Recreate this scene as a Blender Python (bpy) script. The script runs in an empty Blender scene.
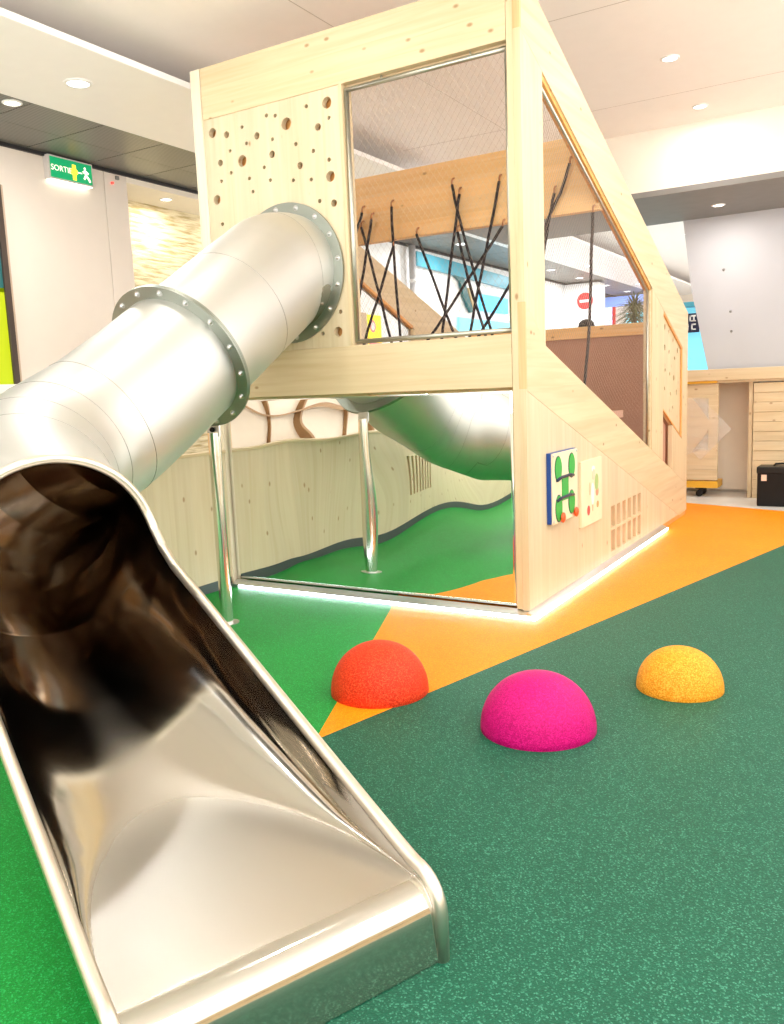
import bpy, bmesh, math, random
from mathutils import Vector, Matrix
random.seed(7)
PI = math.pi
scene = bpy.context.scene
COL = scene.collection

# ------------------------------------------------------------------ materials
MATS = {}
def new_mat(name):
    m = bpy.data.materials.new(name); m.use_nodes = True
    nt = m.node_tree; b = nt.nodes['Principled BSDF']
    MATS[name] = m
    return m, nt, b

def N(nt, kind, **kw):
    n = nt.nodes.new(kind)
    for k, v in kw.items(): setattr(n, k, v)
    return n

def plain(name, col, rough=0.5, metal=0.0, spec=0.5, emit=None, es=0.0, var=0.04, vscale=6.0):
    m, nt, b = new_mat(name)
    b.inputs['Roughness'].default_value = rough
    b.inputs['Metallic'].default_value = metal
    b.inputs['Specular IOR Level'].default_value = spec
    tc = N(nt, 'ShaderNodeTexCoord'); no = N(nt, 'ShaderNodeTexNoise')
    no.inputs['Scale'].default_value = vscale; no.inputs['Detail'].default_value = 4
    nt.links.new(tc.outputs['Object'], no.inputs['Vector'])
    cr = N(nt, 'ShaderNodeValToRGB')
    cr.color_ramp.elements[0].position = 0.3; cr.color_ramp.elements[1].position = 0.7
    lo = [max(0, c*(1-var)) for c in col]; hi = [min(1, c*(1+var)) for c in col]
    cr.color_ramp.elements[0].color = (*lo, 1); cr.color_ramp.elements[1].color = (*hi, 1)
    nt.links.new(no.outputs['Fac'], cr.inputs['Fac'])
    nt.links.new(cr.outputs['Color'], b.inputs['Base Color'])
    if emit:
        b.inputs['Emission Color'].default_value = (*emit, 1); b.inputs['Emission Strength'].default_value = es
    return m

def wood(name, axis, light, dark, knot=(0.30, 0.15, 0.05), plank=0.13, rough=0.45, knots=True):
    """pine with straight grain along one axis, glued staves and knots"""
    m, nt, b = new_mat(name)
    L = nt.links.new
    tc = N(nt, 'ShaderNodeTexCoord')
    sx = N(nt, 'ShaderNodeSeparateXYZ'); L(tc.outputs['Object'], sx.inputs[0])
    ai = 'xyz'.index(axis)
    # axes across the grain are summed into one stave coordinate
    oth = [i for i in range(3) if i != ai]
    ad = N(nt, 'ShaderNodeMath', operation='ADD')
    L(sx.outputs[oth[0]], ad.inputs[0]); L(sx.outputs[oth[1]], ad.inputs[1])
    dv = N(nt, 'ShaderNodeMath', operation='DIVIDE'); dv.inputs[1].default_value = plank
    L(ad.outputs[0], dv.inputs[0])
    fl = N(nt, 'ShaderNodeMath', operation='FLOOR'); L(dv.outputs[0], fl.inputs[0])
    wn = N(nt, 'ShaderNodeTexWhiteNoise', noise_dimensions='1D'); L(fl.outputs[0], wn.inputs['W'])
    # grain
    mp = N(nt, 'ShaderNodeMapping'); s = [22.0, 22.0, 22.0]; s[ai] = 1.1
    mp.inputs['Scale'].default_value = s
    L(tc.outputs['Object'], mp.inputs['Vector'])
    no = N(nt, 'ShaderNodeTexNoise', noise_dimensions='4D')
    no.inputs['Scale'].default_value = 1.0; no.inputs['Detail'].default_value = 5; no.inputs['Distortion'].default_value = 0.6
    L(mp.outputs[0], no.inputs['Vector'])
    mw = N(nt, 'ShaderNodeMath', operation='MULTIPLY'); mw.inputs[1].default_value = 9.0
    L(wn.outputs['Value'], mw.inputs[0]); L(mw.outputs[0], no.inputs['W'])
    cr = N(nt, 'ShaderNodeValToRGB')
    cr.color_ramp.elements[0].position = 0.30; cr.color_ramp.elements[1].position = 0.62
    cr.color_ramp.elements[0].color = (*dark, 1); cr.color_ramp.elements[1].color = (*light, 1)
    L(no.outputs['Fac'], cr.inputs['Fac'])
    # stave tint
    hs = N(nt, 'ShaderNodeHueSaturation')
    mr = N(nt, 'ShaderNodeMapRange'); mr.inputs['To Min'].default_value = 0.95; mr.inputs['To Max'].default_value = 1.04
    L(wn.outputs['Value'], mr.inputs['Value']); L(mr.outputs[0], hs.inputs['Value']); L(cr.outputs[0], hs.inputs['Color'])
    out = hs.outputs['Color']
    if knots:
        mp2 = N(nt, 'ShaderNodeMapping'); s2 = [8.0, 8.0, 8.0]; s2[ai] = 4.6
        mp2.inputs['Scale'].default_value = s2; L(tc.outputs['Object'], mp2.inputs['Vector'])
        vo = N(nt, 'ShaderNodeTexVoronoi'); vo.inputs['Scale'].default_value = 1.0
        L(mp2.outputs[0], vo.inputs['Vector'])
        k = N(nt, 'ShaderNodeMapRange'); k.inputs['From Min'].default_value = 0.05; k.inputs['From Max'].default_value = 0.12
        k.inputs['To Min'].default_value = 1.0; k.inputs['To Max'].default_value = 0.0
        L(vo.outputs['Distance'], k.inputs['Value'])
        sp = N(nt, 'ShaderNodeSeparateColor'); L(vo.outputs['Color'], sp.inputs[0])
        gt = N(nt, 'ShaderNodeMath', operation='GREATER_THAN'); gt.inputs[1].default_value = 0.25
        L(sp.outputs[0], gt.inputs[0])
        mk = N(nt, 'ShaderNodeMath', operation='MULTIPLY'); L(k.outputs[0], mk.inputs[0]); L(gt.outputs[0], mk.inputs[1])
        mk2 = N(nt, 'ShaderNodeMath', operation='MULTIPLY'); L(mk.outputs[0], mk2.inputs[0]); mk2.inputs[1].default_value = 0.75
        mx = N(nt, 'ShaderNodeMix', data_type='RGBA')
        L(mk2.outputs[0], mx.inputs[0]); L(out, mx.inputs[6]); mx.inputs[7].default_value = (*knot, 1)
        out = mx.outputs[2]
    L(out, b.inputs['Base Color'])
    b.inputs['Roughness'].default_value = rough
    b.inputs['Specular IOR Level'].default_value = 0.35
    return m

def rubber(name, base, fleck, rough=0.5, bump=0.25, amount=0.55):
    """poured rubber granules"""
    m, nt, b = new_mat(name); L = nt.links.new
    tc = N(nt, 'ShaderNodeTexCoord')
    vo = N(nt, 'ShaderNodeTexVoronoi'); vo.inputs['Scale'].default_value = 230
    L(tc.outputs['Object'], vo.inputs['Vector'])
    sp = N(nt, 'ShaderNodeSeparateColor'); L(vo.outputs['Color'], sp.inputs[0])
    cr = N(nt, 'ShaderNodeValToRGB')
    e = cr.color_ramp.elements
    e[0].position = 0.0; e[0].color = (*[c*0.72 for c in base], 1)
    e[1].position = 1.0; e[1].color = (*fleck, 1)
    e2 = e.new(amount); e2.color = (*base, 1)
    L(sp.outputs[0], cr.inputs['Fac'])
    no = N(nt, 'ShaderNodeTexNoise'); no.inputs['Scale'].default_value = 1.6; no.inputs['Detail'].default_value = 6
    L(tc.outputs['Object'], no.inputs['Vector'])
    mr = N(nt, 'ShaderNodeMapRange'); mr.inputs['To Min'].default_value = 0.86; mr.inputs['To Max'].default_value = 1.14
    L(no.outputs['Fac'], mr.inputs['Value'])
    hs = N(nt, 'ShaderNodeHueSaturation'); L(mr.outputs[0], hs.inputs['Value']); L(cr.outputs[0], hs.inputs['Color'])
    L(hs.outputs[0], b.inputs['Base Color'])
    b.inputs['Roughness'].default_value = rough
    b.inputs['Specular IOR Level'].default_value = 0.22
    bu = N(nt, 'ShaderNodeBump'); bu.inputs['Strength'].default_value = bump; bu.inputs['Distance'].default_value = 0.004
    L(vo.outputs['Distance'], bu.inputs['Height']); L(bu.outputs[0], b.inputs['Normal'])
    return m

def steel(name, col, rough, rvar=0.05, bump=0.0, bscale=3.0, aniso=0.0, detail=3.0):
    m, nt, b = new_mat(name); L = nt.links.new
    b.inputs['Base Color'].default_value = (*col, 1); b.inputs['Metallic'].default_value = 1.0
    tc = N(nt, 'ShaderNodeTexCoord')
    no = N(nt, 'ShaderNodeTexNoise'); no.inputs['Scale'].default_value = 7; no.inputs['Detail'].default_value = 6
    L(tc.outputs['Object'], no.inputs['Vector'])
    mr = N(nt, 'ShaderNodeMapRange'); mr.inputs['To Min'].default_value = max(0, rough-rvar); mr.inputs['To Max'].default_value = rough+rvar
    L(no.outputs['Fac'], mr.inputs['Value']); L(mr.outputs[0], b.inputs['Roughness'])
    if bump:
        n2 = N(nt, 'ShaderNodeTexNoise'); n2.inputs['Scale'].default_value = bscale; n2.inputs['Detail'].default_value = detail
        L(tc.outputs['Object'], n2.inputs['Vector'])
        bu = N(nt, 'ShaderNodeBump'); bu.inputs['Strength'].default_value = 1.0; bu.inputs['Distance'].default_value = bump
        L(n2.outputs['Fac'], bu.inputs['Height']); L(bu.outputs[0], b.inputs['Normal'])
    return m

def glow(name, col, s):
    m, nt, b = new_mat(name)
    b.inputs['Base Color'].default_value = (*[min(1, c) for c in col], 1)
    b.inputs['Emission Color'].default_value = (*col, 1); b.inputs['Emission Strength'].default_value = s
    return m

PALE = ((0.70, 0.575, 0.38), (0.62, 0.485, 0.285))
wood_x = wood('pine_along_width', 'x', *PALE)
wood_y = wood('pine_along_depth', 'y', *PALE)
wood_z = wood('pine_upright', 'z', *PALE)
wood_zf = wood('pine_upright_boards', 'z', (0.68, 0.58, 0.41), (0.62, 0.51, 0.33), plank=0.19)
wood_slope = wood('pine_sloped', 'y', *PALE)
wood_beam = wood('honey_pine_warm_bounce', 'x', (0.90, 0.60, 0.30), (0.84, 0.50, 0.20))  # bounced warm light of the interior is put into this honey tone
wood_end = wood('pine_end_grain', 'z', (0.66, 0.50, 0.26), (0.52, 0.36, 0.17), knots=False)
wood_orange = wood('orange_wood_bounce_tint', 'z', (0.80, 0.42, 0.14), (0.68, 0.30, 0.08), knots=False)  # on the window reveals the orange holds bounced light
wood_white = wood('whitish_pine_post', 'z', (0.78, 0.70, 0.56), (0.72, 0.63, 0.47), knots=False)
brown_panel = plain('brown_rear_panel', (0.50, 0.27, 0.19), 0.7)  # on the rear wall the brown holds the shade on the inner wood
satin = steel('satin_steel', (0.66, 0.66, 0.64), 0.50, 0.06)
def polished():
    m, nt, b = new_mat('polished_steel'); L = nt.links.new
    b.inputs['Base Color'].default_value = (0.60, 0.565, 0.51, 1); b.inputs['Metallic'].default_value = 1.0
    tc = N(nt, 'ShaderNodeTexCoord'); mp = N(nt, 'ShaderNodeMapping')
    mp.inputs['Rotation'].default_value = (0, 0, math.radians(23.5)); mp.inputs['Scale'].default_value = (1.2, 9.0, 4.0)
    L(tc.outputs['Object'], mp.inputs['Vector'])
    no = N(nt, 'ShaderNodeTexNoise'); no.inputs['Scale'].default_value = 1.0; no.inputs['Detail'].default_value = 2; L(mp.outputs[0], no.inputs['Vector'])
    mr = N(nt, 'ShaderNodeMapRange'); mr.inputs['To Min'].default_value = 0.06; mr.inputs['To Max'].default_value = 0.13
    L(no.outputs['Fac'], mr.inputs['Value'])
    ge = N(nt, 'ShaderNodeNewGeometry'); sx = N(nt, 'ShaderNodeSeparateXYZ'); L(ge.outputs['Normal'], sx.inputs[0])   # the level landing plate is brushed, the pipe polished
    fm = N(nt, 'ShaderNodeMapRange'); fm.inputs['From Min'].default_value = 0.965; fm.inputs['From Max'].default_value = 0.995
    fm.inputs['To Min'].default_value = 0.0; fm.inputs['To Max'].default_value = 0.235
    L(sx.outputs[2], fm.inputs['Value'])
    aa = N(nt, 'ShaderNodeMath', operation='ADD'); L(fm.outputs[0], aa.inputs[0]); L(mr.outputs[0], aa.inputs[1]); L(aa.outputs[0], b.inputs['Roughness'])
    bs = N(nt, 'ShaderNodeMapRange'); bs.inputs['From Min'].default_value = 0.93; bs.inputs['From Max'].default_value = 0.985
    bs.inputs['To Min'].default_value = 1.0; bs.inputs['To Max'].default_value = 0.0; L(sx.outputs[2], bs.inputs['Value'])
    bu = N(nt, 'ShaderNodeBump'); L(bs.outputs[0], bu.inputs['Strength']); bu.inputs['Distance'].default_value = 0.0012
    L(no.outputs['Fac'], bu.inputs['Height']); L(bu.outputs[0], b.inputs['Normal'])
    return m
polish = polished()
lining = steel('shade_toned_tube_steel', (0.44, 0.38, 0.31), 0.12, 0.06, bump=0.002, bscale=5.0)  # steel darkened to hold the shade inside the tube
bright_steel = steel('bright_steel_tube', (0.80, 0.78, 0.72), 0.16, 0.05)
rim_steel = steel('brushed_rim_steel', (0.74, 0.69, 0.60), 0.36, 0.05)
flange_mat = steel('dull_grey_flange', (0.34, 0.37, 0.33), 0.42, 0.06)
galv = steel('galvanised_steel', (0.52, 0.52, 0.46), 0.42, 0.1)
bolt_mat = steel('zinc_bolt', (0.62, 0.62, 0.62), 0.3)
seam_mat = steel('weld_line', (0.40, 0.40, 0.38), 0.5)
mirror_mat = steel('mirror_sheet', (0.90, 0.92, 0.90), 0.012, 0.006)
alu = steel('aluminium_profile', (0.75, 0.78, 0.82), 0.3)
net_mat = plain('netting_cord', (0.42, 0.32, 0.26), 0.8)
rope_mat = plain('black_rope_fibre', (0.020, 0.014, 0.016), 0.85, var=0.8, vscale=60)
tip_mat = plain('rusty_orange_cord', (0.42, 0.18, 0.07), 0.7)
green_bright = rubber('bright_green_rubber', (0.008, 0.29, 0.040), (0.03, 0.46, 0.12), amount=0.75)
green_dark = rubber('dark_green_rubber', (0.008, 0.105, 0.060), (0.07, 0.27, 0.18), amount=0.8)
orange_rub = rubber('orange_rubber', (0.95, 0.30, 0.004), (1.0, 0.38, 0.012), amount=0.7)
red_dome = rubber('red_rubber', (0.80, 0.040, 0.010), (0.9, 0.10, 0.03), bump=0.35)
pink_dome = rubber('magenta_rubber', (0.58, 0.000, 0.16), (0.70, 0.01, 0.24), bump=0.35)
yel_dome = rubber('yellow_orange_rubber', (0.86, 0.30, 0.010), (0.95, 0.48, 0.06), bump=0.35, amount=0.4)
tile_white = plain('pale_floor_tile', (0.78, 0.77, 0.74), 0.25)
ceil_white = plain('ceiling_white', (0.94, 0.885, 0.85), 0.6, var=0.01)
panel_white = plain('white_soffit_panel', (0.93, 0.92, 0.91), 0.35, var=0.01)
gloss_wall = plain('glossy_cream_panel', (0.77, 0.70, 0.63), 0.25, spec=0.35, var=0.01)
wall_grey = plain('smooth_grey_wall', (0.50, 0.50, 0.535), 0.55, var=0.03, vscale=1.2)
wall_beige = plain('beige_wall', (0.78, 0.69, 0.58), 0.6, var=0.02)
beam_cream = plain('cream_bulkhead', (0.86, 0.80, 0.70), 0.55, var=0.01)
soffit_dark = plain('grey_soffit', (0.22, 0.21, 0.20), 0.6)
black_mat = plain('matt_black', (0.006, 0.0055, 0.0055), 0.6, spec=0.25)
black_gloss = plain('black_plastic', (0.008, 0.008, 0.008), 0.4, spec=0.3)
white_paint = plain('white_paint', (0.86, 0.86, 0.85), 0.4)
dark_frame = plain('dark_brown_frame', (0.055, 0.038, 0.030), 0.4)
trim_black = plain('plain_trim_black', (0.012, 0.011, 0.012), 0.5)  # black of the trim strip and the tile backing
grey_kick = plain('grey_skirting', (0.05, 0.065, 0.065), 0.5)
blue_board = plain('blue_board', (0.005, 0.06, 0.30), 0.35)
navy = plain('navy_plastic', (0.006, 0.012, 0.05), 0.35)
play_green = plain('play_green', (0.03, 0.40, 0.06), 0.4)
knob_red = plain('red_orange_knob', (0.88, 0.10, 0.02), 0.35)
light_ply = plain('light_plywood', (0.86, 0.72, 0.50), 0.5)
sign_red = plain('sign_red', (0.70, 0.03, 0.03), 0.4)
sign_white = plain('sign_white', (0.88, 0.86, 0.84), 0.4)
teal = plain('teal_fascia', (0.07, 0.36, 0.48), 0.4)
teal_dark = plain('deep_teal', (0.02, 0.14, 0.15), 0.4)
leaf = plain('olive_leaf', (0.10, 0.13, 0.035), 0.55, var=0.4)
leaf_g = plain('dark_green_leaf', (0.03, 0.10, 0.03), 0.5, var=0.4)
pot_mat = plain('grey_pot', (0.25, 0.24, 0.23), 0.6)
yellow_paint = plain('yellow_board', (0.74, 0.40, 0.03), 0.45)
film = None
lens_warm = glow('lamp_lens_warm', (1.0, 0.93, 0.82), 9.0)
lens_cool = glow('lamp_lens_cool', (0.92, 0.95, 1.0), 6.0)
led_glow = glow('led_tape', (0.86, 0.92, 1.0), 12.0)
exit_green = glow('exit_green', (0.0, 0.30, 0.11), 0.7)
exit_yellow = glow('exit_yellow', (1.0, 0.80, 0.05), 1.0)
exit_white = glow('exit_white', (0.95, 0.92, 0.75), 1.0)
lightbox_lime = glow('lime_lightbox', (0.36, 0.44, 0.0), 0.6)
screen_blue = glow('pale_blue_screen', (0.22, 0.68, 0.84), 0.6)
screen_cyan = glow('cyan_screen', (0.10, 0.62, 0.95), 0.9)
screen_lilac = glow('lilac_screen', (0.62, 0.66, 1.0), 1.0)
blue_band = glow('blue_fascia', (0.22, 0.36, 0.85), 0.7)
poster_yellow = glow('poster_yellow', (0.95, 0.80, 0.03), 0.6)
poster_pink = plain('poster_pink', (0.85, 0.30, 0.30), 0.5)

def slat_ceiling():
    m, nt, b = new_mat('slatted_dark_tile'); L = nt.links.new
    tc = N(nt, 'ShaderNodeTexCoord'); w = N(nt, 'ShaderNodeTexWave', wave_type='BANDS', bands_direction='X')
    w.inputs['Scale'].default_value = 9.0
    L(tc.outputs['Object'], w.inputs['Vector'])
    cr = N(nt, 'ShaderNodeValToRGB'); cr.color_ramp.elements[0].color = (0.10, 0.098, 0.088, 1); cr.color_ramp.elements[1].color = (0.24, 0.235, 0.21, 1)
    L(w.outputs['Fac'], cr.inputs['Fac']); L(cr.outputs[0], b.inputs['Base Color'])
    b.inputs['Roughness'].default_value = 0.4; b.inputs['Metallic'].default_value = 0.3
    return m
slat_tile = slat_ceiling()

def stone():
    m, nt, b = new_mat('split_stone_courses'); L = nt.links.new
    tc = N(nt, 'ShaderNodeTexCoord')
    mp = N(nt, 'ShaderNodeMapping'); mp.inputs['Scale'].default_value = (1.0, 1.6, 14.0); L(tc.outputs['Object'], mp.inputs['Vector'])
    no = N(nt, 'ShaderNodeTexNoise'); no.inputs['Scale'].default_value = 2.2; no.inputs['Detail'].default_value = 6; L(mp.outputs[0], no.inputs['Vector'])
    cr = N(nt, 'ShaderNodeValToRGB')
    cr.color_ramp.elements[0].position = 0.35; cr.color_ramp.elements[0].color = (0.46, 0.36, 0.17, 1)
    cr.color_ramp.elements[1].position = 0.60; cr.color_ramp.elements[1].color = (0.80, 0.72, 0.50, 1)
    L(no.outputs['Fac'], cr.inputs['Fac']); L(cr.outputs[0], b.inputs['Base Color'])
    bu = N(nt, 'ShaderNodeBump'); bu.inputs['Distance'].default_value = 0.02; L(no.outputs['Fac'], bu.inputs['Height']); L(bu.outputs[0], b.inputs['Normal'])
    b.inputs['Roughness'].default_value = 0.8
    return m
stone_mat = stone()

def film_mat():
    m, nt, b = new_mat('clear_plastic_film')
    b.inputs['Base Color'].default_value = (0.95, 0.93, 0.90, 1); b.inputs['Roughness'].default_value = 0.25
    b.inputs['Alpha'].default_value = 0.22
    return m
film = film_mat()

# ------------------------------------------------------------------ object helpers
ORIG = {}
def origin_of(o): return ORIG[o.name]

def obj(name, bm, mat, parent=None, smooth=False, label=None):
    """links a bmesh given in world coordinates as ONE mesh object"""
    me = bpy.data.meshes.new(name)
    bmesh.ops.recalc_face_normals(bm, faces=bm.faces[:])
    if parent is not None:
        o0 = origin_of(parent)
    else:
        lo = [min(v.co[i] for v in bm.verts) for i in range(3)]; hi = [max(v.co[i] for v in bm.verts) for i in range(3)]
        o0 = Vector(((lo[0]+hi[0])/2, (lo[1]+hi[1])/2, lo[2]))
    bmesh.ops.translate(bm, verts=bm.verts[:], vec=-o0)
    bm.to_mesh(me); bm.free()
    if smooth:
        for p in me.polygons: p.use_smooth = True
        if smooth == 'auto':
            try: me.set_sharp_from_angle(angle=math.radians(38))
            except Exception: pass
    me.materials.append(mat)
    o = bpy.data.objects.new(name, me); COL.objects.link(o)
    if parent is not None:
        o.parent = parent
    else:
        o.location = o0
    ORIG[o.name] = o0.copy()
    if label: o['label'] = label
    return o

def thing(name, label, cat, loc, group=None):
    o = bpy.data.objects.new(name, None); COL.objects.link(o)
    o.empty_display_size = 0.1; o.location = loc; ORIG[o.name] = Vector(loc)
    o['label'] = label; o['category'] = cat
    if group: o['group'] = group
    return o

def tag(o, label, cat, group=None, kind=None):
    o['label'] = label; o['category'] = cat
    if group: o['group'] = group
    if kind: o['kind'] = kind
    return o

def struct(name, bm, mat, label=None, cat=None, smooth=False):
    o = obj(name, bm, mat, None, smooth); o['kind'] = 'structure'
    o['label'] = label or name.replace('_', ' '); o['category'] = cat or name.split('_')[0]
    return o

def B(): return bmesh.new()

def box(bm, x0, x1, y0, y1, z0, z1, bev=0.0, seg=2):
    vs = [bm.verts.new(p) for p in ((x0,y0,z0),(x1,y0,z0),(x1,y1,z0),(x0,y1,z0),(x0,y0,z1),(x1,y0,z1),(x1,y1,z1),(x0,y1,z1))]
    fs = [bm.faces.new([vs[i] for i in f]) for f in ((0,3,2,1),(4,5,6,7),(0,1,5,4),(1,2,6,5),(2,3,7,6),(3,0,4,7))]
    if bev:
        es = list({e for f in fs for e in f.edges})
        bmesh.ops.bevel(bm, geom=es, offset=bev, segments=seg, affect='EDGES', profile=0.6)
    return bm

def bx(*a, **k):
    return box(B(), *a, **k)

def plate(bm, outer, holes, to3, thick):
    """flat plate with holes: 2D outlines, to3 maps (u,v) to space, thick is the extrusion vector"""
    t = Vector(thick); loops = []; edges = []
    for lp in [outer] + holes:
        vs = [bm.verts.new(to3(*p)) for p in lp]
        es = [bm.edges.new((vs[i], vs[(i+1) % len(vs)])) for i in range(len(vs))]
        loops.append(vs); edges += es
    before = set(bm.faces)
    bmesh.ops.triangle_fill(bm, edges=edges, use_beauty=True)
    fs = [f for f in bm.faces if f not in before]
    mp = {}
    for vs in loops:
        for v in vs: mp[v] = bm.verts.new(v.co + t)
    for f in fs:
        bm.faces.new([mp[v] for v in reversed(f.verts)])
    for vs in loops:
        n = len(vs)
        for i in range(n):
            a, b = vs[i], vs[(i+1) % n]
            bm.faces.new((a, b, mp[b], mp[a]))
    return bm

def circ2(cx, cy, r, n=20, rx=None):
    rx = rx or r
    return [(cx+rx*math.cos(2*PI*i/n), cy+r*math.sin(2*PI*i/n)) for i in range(n)]

def tube(bm, pts, r, n=8, cap=True, closed=False):
    """round tube along a polyline; r may be a list"""
    pts = [Vector(p) for p in pts]; m = len(pts)
    rs = r if isinstance(r, (list, tuple)) else [r]*m
    tang = []
    for i in range(m):
        a = pts[max(0, i-1)]; b = pts[min(m-1, i+1)]
        tang.append((b-a).normalized())
    ref = Vector((0, 0, 1)) if abs(tang[0].z) < 0.9 else Vector((1, 0, 0))
    u = tang[0].cross(ref).normalized(); rings = []
    for i in range(m):
        u = (u - tang[i]*u.dot(tang[i])).normalized(); w = tang[i].cross(u)
        rings.append([bm.verts.new(pts[i] + rs[i]*(math.cos(2*PI*k/n)*u + math.sin(2*PI*k/n)*w)) for k in range(n)])
    for i in range(m-1):
        for k in range(n):
            bm.faces.new((rings[i][k], rings[i][(k+1) % n], rings[i+1][(k+1) % n], rings[i+1][k]))
    if cap:
        bm.faces.new(list(reversed(rings[0]))); bm.faces.new(rings[-1])
    return bm

def cyl(bm, p, q, r, n=16, r2=None):
    return tube(bm, [p, q], [r, r2 if r2 is not None else r], n)

def lathe(bm, prof, c, n=24, axis=Vector((0,0,1))):
    """profile of (radius, height) around an axis through c"""
    axis = Vector(axis).normalized()
    ref = Vector((1,0,0)) if abs(axis.x) < 0.9 else Vector((0,1,0))
    u = axis.cross(ref).normalized(); w = axis.cross(u); c = Vector(c)
    rings = []
    for (r, h) in prof:
        if r < 1e-6: rings.append([bm.verts.new(c+axis*h)])
        else: rings.append([bm.verts.new(c+axis*h+r*(math.cos(2*PI*k/n)*u+math.sin(2*PI*k/n)*w)) for k in range(n)])
    for a, b in zip(rings, rings[1:]):
        for k in range(n):
            k2 = (k+1) % n
            if len(a) == 1 and len(b) == 1: continue
            if len(a) == 1: bm.faces.new((a[0], b[k], b[k2]))
            elif len(b) == 1: bm.faces.new((a[k], b[0], a[k2]))
            else: bm.faces.new((a[k], b[k], b[k2], a[k2]))
    return bm

def dup(root, loc, label=None, group=None):
    r = root.copy(); COL.objects.link(r); r.location = loc; ORIG[r.name] = Vector(loc)
    if label: r['label'] = label
    if group: r['group'] = group
    for ch in list(root.children):
        c = ch.copy(); COL.objects.link(c); c.parent = r
        for g in list(ch.children):
            d = g.copy(); COL.objects.link(d); d.parent = c
    return r

def text_bm(s, size, depth=0.002):
    cu = bpy.data.curves.new('lettering', 'FONT'); cu.body = s; cu.size = size; cu.extrude = depth; cu.align_x = 'CENTER'; cu.align_y = 'CENTER'
    ob = bpy.data.objects.new('lettering', cu); COL.objects.link(ob)
    dg = bpy.context.evaluated_depsgraph_get(); dg.update()
    me = bpy.data.meshes.new_from_object(ob.evaluated_get(dg))
    bm = B(); bm.from_mesh(me)
    bpy.data.objects.remove(ob); bpy.data.curves.remove(cu); bpy.data.meshes.remove(me)
    return bm

# ------------------------------------------------------------------ the room
def poly(pts, z=0.0):
    bm = B(); bm.faces.new([bm.verts.new((x, y, z)) for x, y in pts]); return bm

T = (-0.13, -2.18)
struct('floor', poly([T, (0.30, -3.4), (0.9, -5.0), (1.2, -6.6), (3.6, -6.6), (3.6, 4.16), (1.615, 4.862)]), green_dark,
       'dark green rubber play floor speckled with paler granules', 'floor')
struct('floor', poly([T, (-2.56, 3.75), (-2.56, -6.6), (1.2, -6.6), (0.9, -5.0), (0.30, -3.4)]), green_bright,
       'bright green rubber play floor around and left of the slide', 'floor')
struct('floor', poly([T, (1.615, 4.862), (-2.56, 6.34), (-2.56, 3.75)]), orange_rub,
       'orange rubber wedge of floor running past the wooden side wall', 'floor')
bm = B()  # strips out of view kept pale to bounce light up to the ceiling
for q in ([(1.615, 4.862), (3.6, 4.16), (6.5, 4.16), (6.5, 22), (-2.56, 22), (-2.56, 6.34)], [(-8, -9), (-2.56, -9), (-2.56, 22), (-8, 22)],
          [(-2.56, -9), (6.5, -9), (6.5, -6.6), (-2.56, -6.6)], [(3.6, -6.6), (6.5, -6.6), (6.5, 4.16), (3.6, 4.16)]):
    bm.faces.new([bm.verts.new((x, y, 0)) for x, y in q])
struct('floor', bm, tile_white, 'pale hall floor around and beyond the coloured rubber', 'floor')

ZC = 4.2
struct('ceiling', bx(-3.75, 6.5, -9, 4.92, ZC, ZC+0.08), ceil_white, 'pinkish white ceiling with recessed lamps', 'ceiling')
struct('ceiling', bx(-3.75, 6.5, 6.72, 22, ZC, ZC+0.08), ceil_white, 'ceiling continuing beyond the dark bulkhead', 'ceiling')
# thin joints of the ceiling boards
bm = B()
for y in (-2.2, 1.55, 3.85): box(bm, -3.0, 6.4, y, y+0.006, ZC-0.0015, ZC-0.0003)
for x in (-1.75, 1.9): box(bm, x, x+0.006, -8.8, 4.9, ZC-0.0015, ZC-0.0003)
struct('trim_1', bm, plain('joint_line', (0.55, 0.49, 0.44), 0.7), 'fine board joints of the ceiling', 'trim')
# bulkhead across the back
struct('ceiling', bx(-2.98, 6.5, 4.92, 4.98, 3.56, ZC), beam_cream, 'cream bulkhead face across the room', 'bulkhead')
struct('ceiling', bx(-2.98, 6.5, 4.92, 6.72, 3.50, 3.56), soffit_dark, 'dark grey soffit under the bulkhead', 'soffit')
# left soffit, its lip, and the dark slatted tiles
ZS = 3.95
struct('ceiling', bx(-4.23, -2.99, -9, 22, ZS, ZS+0.05, bev=0.008), panel_white, 'white soffit band along the left of the hall', 'soffit')
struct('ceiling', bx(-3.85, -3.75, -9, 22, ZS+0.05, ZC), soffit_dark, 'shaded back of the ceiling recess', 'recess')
bm = B(); y = -9.0
yy = 0.6 - 14*0.735
while yy < 22:
    for (xa, xb) in ((-4.80, -4.235), (-5.37, -4.806)):
        box(bm, xa, xb, yy+0.006, yy+0.729, ZS+0.004, ZS+0.03)
    yy += 0.735
struct('ceiling', bm, slat_tile, 'dark grey slatted ceiling tiles along the left wall', 'ceiling')
struct('ceiling', bx(-8.0, -4.23, -9, 22, ZS+0.035, ZS+0.06), trim_black, 'black backing above the slatted tiles', 'ceiling')
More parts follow.
